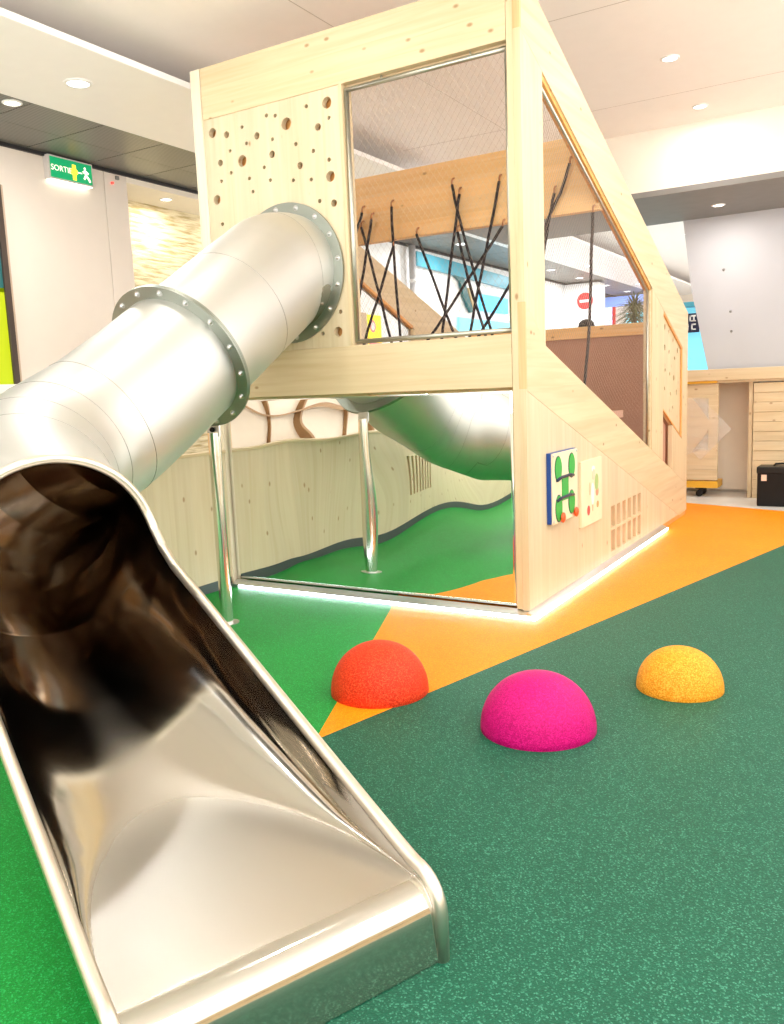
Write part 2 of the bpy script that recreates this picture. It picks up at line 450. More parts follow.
# left wall: glossy panels, then a recessed stone niche, then more wall
bm = B(); box(bm, -5.60, -5.37, -9, 1.545, 0, ZS-0.03)
struct('wall_left', bm, gloss_wall, 'glossy cream wall panels under the exit sign', 'wall')
struct('wall_left', bx(-5.60, -5.365, 1.553, 1.86, 0, ZS-0.03, bev=0.006), gloss_wall, 'glossy cream pillar beside the stone niche', 'pillar')
struct('trim_2', bx(-5.40, -5.34, -9, 22, ZS-0.03, ZS+0.004), trim_black, 'black trim where wall meets tiles', 'trim')
struct('wall_left', bx(-6.15, -5.99, 1.86, 5.2, 0, 3.86), stone_mat, 'wall of thin yellowish stone courses', 'wall')
struct('wall_left', bx(-6.15, -5.60, 5.2, 5.3, 0, ZS-0.03), white_paint, 'white return wall at the far end of the stone niche', 'wall')
struct('ceiling', bx(-6.15, -5.37, 1.86, 5.2, 3.86, 3.92), beam_cream, 'cream soffit over the stone niche', 'soffit')
struct('wall_left', bx(-5.60, -5.395, 5.2, 16.9, 0, ZS-0.03), white_paint, 'white wall of the far left shops', 'wall')
struct('wall_back', bx(-8, 6.5, 21.9, 22, 0, ZC), wall_beige, 'far end wall of the hall', 'wall')
# grey wall at the back with its slanted left edge
bm = B()
plate(bm, [(-0.13, 1.40), (6.5, 1.40), (6.5, 3.50), (-0.50, 3.50), (-0.39, 2.62)], [], lambda u, v: Vector((u, 6.70, v)), (0, 0.12, 0))
struct('wall_back', bm, wall_grey, 'smooth grey wall with a slanting left edge above the counter', 'wall')
struct('wall_back', bx(-0.60, 6.5, 6.66, 6.80, 0, 1.40), wall_beige, 'beige wall below the counter top', 'wall')
struct('wall_right', bx(6.5, 6.6, -9, 22, 0, 1.0), wall_beige, 'beige wall to the right, cut low to let added light in', 'wall')  # unseen walls cut low so the added surround light reaches the ceiling
struct('wall_front', bx(-8, 6.5, -9.1, -9.0, 0, 1.0), wall_beige, 'beige wall behind, cut low to let added light in', 'wall')
struct('wall_left', bx(-8.1, -8.0, -9, 22, 0, ZC), wall_beige, 'outer wall behind the niche', 'wall')
# small fixings on the grey wall
for i, (x, z, lab) in enumerate(((0.005, 2.835, 'topmost'), (0.095, 2.31, 'middle'), (0.107, 2.06, 'lowest'))):
    bm = B(); lathe(bm, [(0, 0.02), (0.008, 0.018), (0.012, 0.008), (0.017, 0.005), (0.017, 0)], (x, 6.70, z), 14, (0, -1, 0))
    tag(obj('wall_fixing', bm, pot_mat, None, True), 'small dark round fixing on the grey wall, %s of the three' % lab, 'fixing', 'fixings on the grey wall')

# ------------------------------------------------------------------ recessed lamps
def make_downlight(lens, r):
    t = thing('recessed_downlight', 'lamp', 'ceiling lamp', (0, 0, 0))
    bm = B(); lathe(bm, [(r*1.28, 0), (r*1.28, -0.006), (r*1.0, -0.012), (r*0.98, 0)], (0, 0, 0), 28)
    obj('trim_ring', bm, white_paint, t, True)
    bm = B(); lathe(bm, [(0, -0.006), (r, -0.004), (r, 0.0)], (0, 0, 0), 24)
    obj('lens', bm, lens, t, True)
    return t
proto = make_downlight(lens_warm, 0.062); first_used = [False]
proto2 = make_downlight(lens_cool, 0.085); first2 = [False]
def lamp(p, label, watt, col, group, pr, flag, size=0.16):
    if not flag[0]:
        o = pr; o.location = p; ORIG[o.name] = Vector(p); o['label'] = label; o['group'] = group; flag[0] = True
    else:
        o = dup(pr, p, label, group)
    if watt:
        ld = bpy.data.lights.new('lamp_light', 'AREA'); ld.shape = 'DISK'; ld.size = size; ld.energy = watt; ld.color = col
        lo = bpy.data.objects.new('lamp_light', ld); COL.objects.link(lo); lo.location = (0, 0, -0.03); lo.parent = o
    return o
WARM = (1.0, 0.94, 0.86)
W = 8.5
lamp((0.20, 2.88, ZC), 'brighter ceiling downlight right of the roof peak, farther from the bulkhead', W, WARM, 'ceiling downlights', proto, first_used)
lamp((0.15, 4.40, ZC), 'ceiling downlight closest to the cream bulkhead', W*0.45, WARM, 'ceiling downlights', proto, first_used)
for x in (1.5, 4.2):
    for y in (-5.6, -3.9, -2.2, -0.5, 1.2):
        lamp((x, y, ZC), 'ceiling downlight overhead outside the picture', W, WARM, 'ceiling downlights overhead', proto, first_used)
for y in (2.88, 4.4):
    lamp((3.2, y, ZC), 'ceiling downlight overhead outside the picture', W, WARM, 'ceiling downlights overhead', proto, first_used)
for y in (-5.2, -3.2, -1.3):
    lamp((-1.6, y, ZC), 'ceiling downlight overhead outside the picture', W*0.8, WARM, 'ceiling downlights overhead', proto, first_used)
for x in (-1.6, 2.2):  # lamps added out of view to brighten the hall beyond the bulkhead
    for y in (8.6, 12.2, 16.0):
        lamp((x, y, ZC), 'added far hall lamp out of view, brightening behind the bulkhead', W*0.4, WARM, 'added far hall lamps', proto, first_used)
lamp((0.06, 5.95, 3.50), 'downlight set in the dark grey bulkhead soffit', 10, WARM, 'bulkhead lamps', proto, first_used)
lamp((2.6, 5.95, 3.50), 'bulkhead soffit downlight to the right outside the picture', 10, WARM, 'bulkhead lamps', proto, first_used)
lamp((-5.63, 2.70, 3.86), 'downlight in the cream soffit over the stone niche', 9, (1, 0.9, 0.72), 'niche lamps', proto, first_used)
lamp((-5.63, 4.20, 3.86), 'second niche downlight hidden behind the wooden playhouse', 9, (1, 0.9, 0.72), 'niche lamps', proto, first_used)
# lamps of the white soffit and of the dark tiles
lamp((-3.568, -0.216, ZS), 'large cool lamp in the white soffit at upper left', 15, (0.95, 0.97, 1), 'soffit lamps', proto2, first2)
lamp((-3.70, -4.7, ZS), 'white soffit lamp behind the viewer', 15, (0.95, 0.97, 1), 'soffit lamps', proto2, first2)
lamp((-3.75, 4.25, ZS), 'white soffit lamp hidden behind the playhouse', 15, (0.95, 0.97, 1), 'soffit lamps', proto2, first2)
lamp((-3.85, 13.2, ZS), 'white soffit lamp seen through the side window left of the hanging rope', 15, (0.95, 0.97, 1), 'soffit lamps', proto2, first2)
lamp((-3.95, 17.6, ZS), 'white soffit lamp seen above the potted plant', 15, (0.95, 0.97, 1), 'soffit lamps', proto2, first2)
lamp((-4.345, -0.245, ZS+0.004), 'warm lamp in the dark slatted tiles at the left edge', 12, WARM, 'tile lamps', proto, first_used)
for y, lab in ((13.23, 'leftmost lamp in the dark tiles seen through the side window'), (15.16, 'lamp in the dark tiles just left of the hanging rope'),
          (17.29, 'lamp in the dark tiles just right of the hanging rope'), (19.28, 'lamp in the dark tiles nearest the potted plant')):
    lamp((-4.70, y, ZS+0.004), lab, 7, WARM, 'tile lamps', proto2, first2)
lamp((-4.66, 8.7, ZS+0.004), 'lamp in the dark tiles above the teal shop band', 10, WARM, 'tile lamps', proto2, first2)

# ------------------------------------------------------------------ play structure
WX, DY = 2.60, 4.65          # width and depth
ph = thing('wooden_playhouse', 'tall pale pine playhouse with sloping roof line, netted windows and mirrored base', 'playhouse', (-1.25, 2.3, 0))
roof = lambda y: 3.93 - 0.375*y
seam = lambda y: 1.465 - 0.333*y
wbot = lambda y: 1.858 - 0.3285*y
wtop = lambda y: 3.572 - 0.3995*y
FZ = 3.885
obj('left_post', bx(-2.606, -2.515, -0.004, 0.09, 0, FZ, bev=0.006), wood_white, ph, label='whitish upright post at the left edge')
# front: top beam, boards
obj('top_beam', bx(-2.510, -0.092, 0.0, 0.06, 3.525, FZ, bev=0.004), wood_x, ph)
obj('lower_beam', bx(-2.512, -0.092, 0.0, 0.06, 1.482, 1.812, bev=0.004), wood_x, ph)
HOLES = [(-2.431, 3.425, 0.035), (-2.296, 3.388, 0.025), (-2.147, 3.413, 0.014), (-2.015, 3.33, 0.025), (-1.918, 3.45, 0.015), (-1.841, 3.433, 0.014), (-1.748, 3.362, 0.042), (-1.57, 3.442, 0.015), (-1.398, 3.431, 0.038), (-1.387, 3.333, 0.013), (-1.481, 3.291, 0.025), (-1.877, 3.282, 0.014), (-2.114, 3.296, 0.014), (-2.273, 3.271, 0.013), (-1.889, 3.183, 0.026), (-1.675, 3.214, 0.015), (-1.53, 3.145, 0.015), (-2.165, 3.184, 0.041), (-2.373, 3.204, 0.024), (-1.966, 3.107, 0.014), (-1.649, 3.068, 0.024), (-1.403, 3.066, 0.015), (-1.397, 2.956, 0.036), (-2.276, 3.119, 0.014), (-2.374, 3.075, 0.013), (-2.107, 3.054, 0.014), (-1.917, 3.012, 0.014), (-1.714, 2.979, 0.014), (-1.56, 2.961, 0.014), (-2.082, 2.958, 0.014), (-2.429, 2.951, 0.034), (-1.497, 2.808, 0.015), (-1.379, 2.778, 0.025), (-2.393, 2.771, 0.015), (-1.368, 2.049, 0.016), (-1.395, 1.915, 0.035), (-1.528, 1.911, 0.015), (-2.30, 1.98, 0.03), (-2.12, 1.88, 0.014), (-2.42, 2.20, 0.015)]
F1 = Vector((-1.803, 0, 2.348)); RT = 0.412; RF = 0.488
bm = B()
plate(bm, [(-2.513, 1.813), (-1.302, 1.813), (-1.302, 3.524), (-2.513, 3.524)],
      [circ2(x, z, r, 18) for x, z, r in HOLES] + [circ2(F1.x, F1.z, 0.40, 48)], lambda u, v: Vector((u, 0.006, v)), (0, 0.048, 0))
obj('perforated_panel', bm, wood_zf, ph, label='board panel drilled with scattered round holes')
# dark lining behind the drilled holes
obj('backing_board', bx(-2.51, -2.24, 0.075, 0.085, 1.82, 3.52), wood_orange, ph)
bm = B(); plate(bm, [(-2.24, 1.82), (-1.30, 1.82), (-1.30, 3.52), (-2.24, 3.52)], [circ2(F1.x, F1.z, 0.42, 48)], lambda u, v: Vector((u, 0.075, v)), (0, 0.01, 0))
obj('backing_board', bm, wood_orange, ph)
obj('window_jamb', bx(-1.300, -1.272, 0.0, 0.12, 1.812, 3.525, bev=0.002), wood_z, ph)
obj('window_head', bx(-1.272, -0.092, 0.058, 0.12, 3.505, 3.53), wood_x, ph)
obj('corner_post', bx(-0.090, -0.046, 0.0, 0.09, 0.05, FZ, bev=0.006), wood_z, ph)
# galvanised window frame with its fixing lugs
fx0, fx1, fz0, fz1 = -1.255, -0.098, 1.838, 3.488
bm = B()
for a, b in (((fx0, fz0), (fx1, fz0)), ((fx1, fz0), (fx1, fz1)), ((fx1, fz1), (fx0, fz1)), ((fx0, fz1), (fx0, fz0))):
    cyl(bm, (a[0], 0.035, a[1]), (b[0], 0.035, b[1]), 0.0165, 10)
for a in ((fx0, fz0), (fx1, fz0), (fx1, fz1), (fx0, fz1)):
    bmesh.ops.create_icosphere(bm, subdivisions=2, radius=0.0166, matrix=Matrix.Translation((a[0], 0.035, a[1])))
wf = obj('window_frame', bm, galv, ph, True, 'grey galvanised tube frame')
for x in (-0.98, -0.34):
    obj('lug', cyl(B(), (x, 0.035, fz1), (x, 0.035, 3.524), 0.007, 8), galv, wf, True)
for z in (2.15, 3.0):
    obj('lug', cyl(B(), (fx0, 0.035, z), (-1.273, 0.035, z), 0.007, 8), galv, wf, True)
    obj('lug', cyl(B(), (fx1, 0.035, z), (-0.0905, 0.035, z), 0.007, 8), galv, wf, True)

def net(poly2, to3, su, sv, r):
    """diamond netting clipped to a convex outline"""
    bm = B()
    us = [p[0] for p in poly2]; vs = [p[1] for p in poly2]
    L = math.hypot(su, sv)
    for sgn in (1, -1):
        d = (su/L, sgn*sv/L); n = (-d[1], d[0])
        pr = [p[0]*n[0]+p[1]*n[1] for p in poly2]
        step = su*sv/L*2*0.5*2/2
        k = math.ceil(min(pr)/step)
        while k*step < max(pr):
            c = k*step; k += 1; ts = []
            for i in range(len(poly2)):
                a = poly2[i]; b = poly2[(i+1) % len(poly2)]
                fa = a[0]*n[0]+a[1]*n[1]-c; fb = b[0]*n[0]+b[1]*n[1]-c
                if fa*fb < 0:
                    q = fa/(fa-fb); x = a[0]+(b[0]-a[0])*q; y = a[1]+(b[1]-a[1])*q
                    ts.append(x*d[0]+y*d[1])
            if len(ts) >= 2:
                t0, t1 = min(ts), max(ts)
                p0 = (d[0]*t0+n[0]*c, d[1]*t0+n[1]*c); p1 = (d[0]*t1+n[0]*c, d[1]*t1+n[1]*c)
                tube(bm, [to3(*p0), to3(*p1)], r, 3, cap=False)
    return bm
obj('window_netting', net([(fx0, fz0), (fx1, fz0), (fx1, fz1), (fx0, fz1)], lambda u, v: Vector((u, 0.035, v)), 0.046, 0.064, 0.0006), net_mat, ph, label='fine diamond netting')

# mirror sheet, slightly buckled
bm = B(); nx, nz = 72, 44; g = []
def wob(x, z):
    e = min(1, (x+2.50)/0.25, (-0.085-x)/0.25, (z-0.05)/0.2, (1.478-z)/0.2); e = max(0, e)
    return 0.0022*e*(math.sin(5.1*x+1.3*z+0.4)+0.8*math.sin(8.3*x-3.1*z+1.0)+0.7*math.sin(3.0*x+5.5*z+2.2))
for i in range(nx+1):
    row = []
    for j in range(nz+1):
        x = -2.50+(2.50-0.092)*i/nx; z = 0.052+(1.482-0.052)*j/nz
        row.append(bm.verts.new((x, 0.030+wob(x, z), z)))
    g.append(row)
for i in range(nx):
    for j in range(nz): bm.faces.new((g[i][j], g[i+1][j], g[i+1][j+1], g[i][j+1]))
r_ = bmesh.ops.extrude_face_region(bm, geom=bm.faces[:])
bmesh.ops.translate(bm, verts=[v for v in r_['geom'] if isinstance(v, bmesh.types.BMVert)], vec=(0, 0.012, 0))
obj('mirror', bm, mirror_mat, ph, True, 'large slightly wavy mirror under the lower beam')

# side walls
def side(X, flip=False, dz=0.0):
    """one long side with sloped bands around a netted opening; X is its outer face"""
    t = (-0.045, 0, 0) if not flip else (0.045, 0, 0)
    P = lambda u, v: Vector((X, u, v))
    R = lambda y: roof(y)+dz
    WT = lambda y: wtop(y)+dz
    bm = B(); plate(bm, [(0.0, WT(0)), (4.65, 1.715+dz), (4.65, 2.186+dz), (0.12, FZ if not flip else 3.6), (0.0, FZ if not flip else 3.6)], [], P, t)
    obj('roof_band', bm, wood_slope, ph)
    bm = B(); plate(bm, [(0.0, seam(0)), (4.30, seam(4.30)), (4.65, 0.045), (4.65, wbot(4.65)), (0.355, wbot(0.355)), (0.355, 1.76), (0.0, 2.0)], [], P, t)
    obj('lower_band', bm, wood_slope, ph)
    bm = B(); plate(bm, [(0.0, 2.002), (0.353, 1.762), (0.353, WT(0.353)-0.002), (0.0, WT(0)-0.002)], [], P, t)
    obj('front_stile', bm, wood_z, ph)
    bm = B(); plate(bm, [(3.12, wbot(3.12)+.002), (3.552, wbot(3.552)+.002), (3.552, WT(3.552)-.002), (3.12, WT(3.12)-.002)], [], P, t)
    obj('stile', bm, wood_z, ph)
    bm = B(); plate(bm, [(4.40, wbot(4.40)+.002), (4.65, wbot(4.65)+.002), (4.65, 1.713+dz), (4.40, WT(4.40)-.002)], [], P, t)
    obj('rear_post', bm, wood_z, ph)
    # base boards with the slotted vent
    slots = []
    if not flip:
        for k in range(6):
            y0 = 1.80+k*0.163
            for z0, z1 in ((0.30, 0.478), (0.098, 0.276)):
                slots.append([(y0, z0), (y0+0.105, z0), (y0+0.105, min(z1, seam(y0+0.105)-0.02)), (y0, min(z1, seam(y0)-0.02))])
    bm = B(); plate(bm, [(0.0, 0.045), (4.26, 0.045), (0.0, seam(0)-.003)], slots, P, t)
    obj('base_boards', bm, wood_zf, ph)
    if not flip:
        bm = B(); box(bm, X-0.085, X-0.05, 1.75, 2.85, 0.06, 0.52)
        obj('vent_backing', bm, wood_orange, ph)
    # opening reveal: cut edges with bounced warm light put into the orange
    cut = t[0]*0.9
    bm = B()
    a, b, w = WT(0.36), WT(3.115), 0.03
    plate(bm, [(0.36, a), (3.115, b), (3.115, b-w), (0.36, a-w)], [], lambda u, v: Vector((X-0.012 if not flip else X+0.012, u, v)), (t[0]*1.4, 0, 0))
    obj('reveal', bm, wood_orange, ph, label='edge of the window opening, bounced warm light in its orange')
    bm = B(); plate(bm, [(3.09, wbot(3.09)), (3.118, wbot(3.118)), (3.118, WT(3.118)), (3.09, WT(3.09))], [], lambda u, v: Vector((X-0.012 if not flip else X+0.012, u, v)), (t[0]*1.4, 0, 0))
    obj('reveal', bm, wood_slope, ph)
    # steel rail framing the net
    s = -1 if not flip else 1
    bm = B(); q = [(0.36, wbot(0.36)+0.012), (3.08, wbot(3.08)+0.012), (3.08, WT(3.08)-0.045), (0.36, WT(0.36)-0.045)]
    for i in range(4):
        c0, c1 = q[i], q[(i+1) % 4]
        cyl(bm, (X+s*0.035, c0[0], c0[1]), (X+s*0.035, c1[0], c1[1]), 0.010, 8)
    obj('net_rail', bm, galv, ph, True)
    obj('window_netting', net(q, lambda u, v: Vector((X+s*0.035, u, v)), 0.046, 0.046, 0.0007), net_mat, ph)
    # end panel
    ins = [(3.555, WT(3.555)-.004), (4.397, WT(4.397)-.004), (4.397, 0.86), (3.555, 1.195)]
    hs = []
    for k, (cy, cz) in enumerate(((3.70, 2.00), (3.85, 1.96), (4.05, 1.88), (3.70, 1.80), (3.88, 1.76), (4.12, 1.70), (4.25, 1.78), (3.72, 1.58), (3.92, 1.54), (4.10, 1.50), (3.70, 1.40), (3.95, 1.34), (4.22, 1.35), (4.05, 1.20))):
        hs.append(circ2(cy, cz, 0.022 if k % 3 else 0.032, 12))
    sx = X-0.022 if not flip else X+0.022
    bm = B(); plate(bm, ins, hs, lambda u, v: Vector((sx, u, v)), (t[0]*0.5, 0, 0))
    obj('end_panel', bm, wood_z, ph, label='recessed small panel with drilled holes')
    bm = B()
    for p, q2 in ((ins[0], ins[1]), (ins[1], ins[2]), (ins[2], ins[3])):
        d = Vector((q2[0]-p[0], q2[1]-p[1])); d.normalize(); n = Vector((-d.y, d.x))*0.016
        plate(bm, [p, q2, (q2[0]-n.x*-1*-1, q2[1]-n.y), (p[0]-n.x, p[1]-n.y)], [], lambda u, v: Vector((X-0.003 if not flip else X+0.003, u, v)), (t[0]*0.35, 0, 0))
    obj('panel_edge', bm, wood_orange, ph, label='orange cut edge around the small panel')
    bm = B(); plate(bm, [(3.955, wbot(3.955)+.002), (4.398, wbot(4.398)+.002), (4.398, 0.845), (3.955, 1.02)], [], P, t)
    obj('end_block', bm, wood_z, ph)
    bm = B(); plate(bm, [(3.554, wbot(3.554)+.002), (3.953, wbot(3.953)+.002), (3.953, 1.02), (3.554, 1.18)], [], lambda u, v: Vector((X-0.07 if not flip else X+0.07, u, v)), (t[0]*0.3, 0, 0))
    obj('hatch_board', bm, brown_panel, ph, label='brown board inside the low opening')
side(0.0)
side(-2.602, True, -0.17)
# end grain of the side bands in the front corner
obj('beam_end', bx(-0.046, -0.0465+0.047, -0.0012, 0.02, 1.47, 2.0), wood_end, ph, label='darker end grain of the sloped band')
obj('beam_end', bx(-0.046, -0.0465+0.047, -0.0012, 0.02, 3.575, FZ), wood_end, ph, label='darker end grain of the roof band')
obj('corner_post', bx(-0.0458, -0.001, -0.0006, 0.02, 0.05, 1.469), wood_z, ph)
obj('corner_post', bx(-0.0458, -0.001, -0.0006, 0.02, 2.001, 3.574), wood_z, ph)
# cross beam, back wall, deck
obj('cross_beam', bx(-2.50, -0.05, 1.70, 1.78, 2.815, 3.385, bev=0.004), wood_beam, ph, label='wide beam that carries the ropes, bounced warm light in its honey colour')
obj('rear_wall', bx(-2.55, -0.05, 4.56, 4.62, 0.04, 1.985), brown_panel, ph, label='rear wall board, inner shade put into its brown')
obj('rear_cap', bx(-2.55, -0.05, 4.53, 4.65, 1.985, 2.115, bev=0.006), wood_beam, ph)  # brighter honey tone makes up for light missing on the cap
obj('deck', bx(-2.55, -0.07, 0.10, 2.4, 1.18, 1.24), brown_panel, ph)
# light strip along the foot: a low sloping profile with the tape on its front lip
def wedge(d):
    bm = B(); pr = [(-0.026 if d == 'x' else 0.0, 0.0), (0.055, 0.0), (0.055, 0.026), (-0.026 if d == 'x' else 0.0, 0.049)]
    if d == 'x': plate(bm, pr, [], lambda u, v: Vector((-2.50, -u, v)), (2.499, 0, 0))
    else: plate(bm, pr, [], lambda u, v: Vector((u, -0.055, v)), (0, 3.605, 0))
    return bm
lp = obj('light_strip', wedge('x'), alu, ph, label='aluminium strip along the foot')
obj('led_tape', bx(-2.42, 0.055, -0.060, -0.0555, 0.003, 0.025), led_glow, lp, label='glowing white light tape')
lp2 = obj('light_strip', wedge('y'), alu, ph)
obj('led_tape', bx(0.0555, 0.060, -0.055, 3.535, 0.003, 0.025), led_glow, lp2, label='glowing white light tape')
obj('base_rail', bx(-0.040, -0.002, 3.56, 4.6, 0.0, 0.043), wood_orange, ph)

# ------------------------------------------------------------------ ropes
ROPES = [
 ([(-2.199, 3.078), (-2.264, 2.928), (-2.40, 2.55)], 'short black rope angling left at the window left edge'),
 ([(-2.213, 2.951), (-2.056, 2.354), (-1.949, 1.921)], 'black rope leaning right, first inside the window left edge'),
 ([(-2.105, 3.006), (-2.177, 2.707), (-2.272, 2.333)], 'black rope leaning left, second from the window left edge'),
 ([(-1.894, 3.085), (-1.892, 2.764), (-1.853, 1.915)], 'nearly upright black rope in the left half of the front window'),
 ([(-1.888, 2.753), (-2.056, 2.354), (-2.187, 2.059)], 'black rope branching left from the upright rope below the beam'),
 ([(-1.651, 2.821), (-1.395, 2.139), (-1.303, 1.919)], 'black rope slanting right in the middle of the front window'),
 ([(-1.298, 3.177), (-1.248, 2.938), (-1.123, 2.476), (-0.959, 1.916)], 'highest tied black rope, running down right of centre'),
 ([(-1.232, 3.093), (-1.259, 2.94), (-1.394, 2.178), (-1.436, 1.928)], 'black rope right of centre running slightly down left'),
 ([(-1.259, 2.791), (-1.169, 2.387), (-1.022, 1.92)], 'black rope starting just under the beam and running down right'),
 ([(-0.867, 3.138), (-0.993, 2.629), (-1.086, 2.284), (-1.172, 1.92)], 'black rope tied near the window right edge, running down left'),
 ([(-0.845, 2.784), (-1.102, 2.474), (-1.443, 2.065), (-1.573, 1.917)], 'long shallow black rope crossing from upper right to lower left'),
 ([(-0.784, 2.33), (-0.847, 2.235), (-1.075, 1.933)], 'short black rope in the lower right corner of the front window'),
 ([(-0.272, 3.179), (-0.351, 2.969), (-0.469, 2.773), (-0.492, 2.588)], 'bent black rope tied highest in the side window'),
 ([(-0.402, 2.977), (-0.439, 2.823), (-0.477, 2.64)], 'short black rope at the left edge of the side window'),
 ([(-0.092, 2.788), (-0.108, 2.437), (-0.122, 1.985), (-0.167, 1.473)], 'long upright black rope in the middle of the side window'),
]
for pts, lab in ROPES:
    (xa, za), (xb, zb) = pts[-2], pts[-1]
    ext = pts[:]
    if zb > 1.26:
        xe = xb + (xb-xa)*(zb-1.25)/(za-zb); xe = max(-2.5, min(-0.12, xe)); ext.append((xe, 1.25))
    sm = []
    for (p, q) in zip(ext, ext[1:]):
        for k in range(6):
            f = k/6; sm.append((p[0]+(q[0]-p[0])*f, 1.655+0.004*math.sin(7*f+p[0]*9), p[1]+(q[1]-p[1])*f))
    sm.append((ext[-1][0], 1.655, ext[-1][1]))
    t = thing('climbing_rope', lab, 'rope', (pts[0][0], 1.655, ext[-1][1]), 'black ropes hanging from the cross beam')
    bm = B(); tube(bm, sm, 0.0125, 8)
    obj('cord', bm, rope_mat, t, True)
    x0, z0 = pts[0]
    bm = B(); tube(bm, [(x0, 1.70, z0+0.06), (x0, 1.672, z0+0.05), (x0, 1.655, z0+0.03), (x0, 1.655, z0-0.0)], 0.008, 8)
    obj('tie', bm, tip_mat, t, True, 'rusty orange tie at the top')

# ------------------------------------------------------------------ tube slide
LA, RB, TH = 1.83, 0.90, math.radians(66.5)
SE = 2.205
TF2 = 1.13
TT = LA + RB*TH + SE
CS = lambda s: 0.605+0.36*(s-1.1)          # axis height of the straight lower run
ZP = [(-0.2, 2.348), (0.05, 2.347), (0.16, 2.325), (0.30, 2.246), (0.7, 2.000), (1.13, 1.737), (1.55, 1.485), (1.83, 1.335), (2.2, 1.190), (2.6, 1.075),
      (TT-2.0, CS(2.0)), (TT-1.5, CS(1.5)), (TT-1.0, CS(1.0)), (TT-0.5, CS(0.5)), (TT, CS(0)), (TT+0.5, CS(-0.5))]
def zpath(t):
    for i in range(len(ZP)-1):
        if t <= ZP[i+1][0] or i == len(ZP)-2:
            (x0, y0), (x1, y1) = ZP[i], ZP[i+1]
            def sl(k):
                if k <= 0: return (ZP[1][1]-ZP[0][1])/(ZP[1][0]-ZP[0][0])
                if k >= len(ZP)-1: return (ZP[-1][1]-ZP[-2][1])/(ZP[-1][0]-ZP[-2][0])
                a = (ZP[k][1]-ZP[k-1][1])/(ZP[k][0]-ZP[k-1][0]); b = (ZP[k+1][1]-ZP[k][1])/(ZP[k+1][0]-ZP[k][0])
                return 0 if a*b <= 0 else 2*a*b/(a+b)
            h = x1-x0; q = (t-x0)/h; m0, m1 = sl(i)*h, sl(i+1)*h
            return (2*q**3-3*q*q+1)*y0+(q**3-2*q*q+q)*m0+(-2*q**3+3*q*q)*y1+(q**3-q*q)*m1
def path(t):
    """centre, tangent, right side, up at horizontal length t from the facade"""
    if t <= LA: x, y, a = F1.x, -t, 0.0
    elif t <= LA+RB*TH:
        a = (t-LA)/RB; x = F1.x+RB*(1-math.cos(a)); y = -LA-RB*math.sin(a)
    else:
        a = TH; s = t-LA-RB*TH
        x = F1.x+RB*(1-math.cos(a))+s*math.sin(a); y = -LA-RB*math.sin(a)-s*math.cos(a)
    dz = (zpath(t+0.01)-zpath(t-0.01))/0.02
    Tn = Vector((math.sin(a), -math.cos(a), dz)).normalized()
    Nn = Vector((math.cos(a), math.sin(a), 0))
    U = Nn.cross(Tn).normalized()
    if U.z < 0: U = -U
    return Vector((x, y, zpath(t))), Tn, Nn, U
SM = 1.91                                  # arched mouth, length back from the lip
def phi(s):
    """half opening angle of the section, measured from the bottom, s = length back from the lip"""
    K = [(1.45, 90), (1.62, 91), (1.74, 95), (1.82, 102), (1.863, 112), (1.885, 128), (1.898, 145), (1.906, 163), (1.91, 180)]
    if s <= K[0][0]: return 90
    for (a, b), (c, d) in zip(K, K[1:]):
        if s <= c: return b+(d-b)*(s-a)/(c-a)
    return 180
ZV = Vector((0, 0, 1))
def section(t, v, r):
    """point of the slide surface; v in -1..1 across the section.  The half pipe runs down into a flat landing plate."""
    s = TT-t; c, Tn, Nn, U = path(t)
    k = min(1, max(0, (s-1.3)/0.6)); k = k*k*(3-2*k)
    Ue = (ZV*(1-k)+U*k)
    a = math.radians(phi(s))*v
    e = min(1, max(0, (s-0.9)/0.9)); e = e*e*(3-2*e); pw = 0.55+0.45*e; e = min(1, max(0.4, 1-0.33*(1.9-s)))      # the half pipe gets shallower downhill
    p = c + r*(math.sin(a)*Nn - (e*max(0, math.cos(a))**pw if abs(v*phi(s)) <= 90 else math.cos(a))*Ue)
    if s < 1.9:
        zp = 0.195+0.03*s+(RT-r); d = p.z-zp; w = 0.02       # smooth maximum of pipe and plate
        p.z = zp + 0.5*(d+math.sqrt(d*d+w*w))
    return p
LIPR = 0.095
def lip_point(k, v, r):
    """rows beyond the lip: quarter round, then straight down to the floor"""
    p = section(TT, v, r); c, Tn, Nn, U = path(TT); F = Vector((Tn.x, Tn.y, 0)).normalized()
    if k <= 8:
        a = k/8*PI/2*0.93
        return p + F*LIPR*math.sin(a) - Vector((0, 0, LIPR*(1-math.cos(a))))
    q = lip_point(8, v, r); f = (k-8)/4
    return Vector((q.x, q.y, q.z*(1-f)+0.004*f)) + F*0.012*f
def grid(rows):
    bm = B(); g = [[bm.verts.new(p) for p in r] for r in rows]
    for a, b in zip(g, g[1:]):
        for i in range(len(a)-1): bm.faces.new((a[i], a[i+1], b[i+1], b[i]))
    bmesh.ops.remove_doubles(bm, verts=bm.verts[:], dist=0.0004)
    return bm
NV = 72
VS = [-1+2*i/NV for i in range(NV+1)]
def trange(a, b, n): return [a+(b-a)*i/n for i in range(n+1)]
ARCH = TT-SM

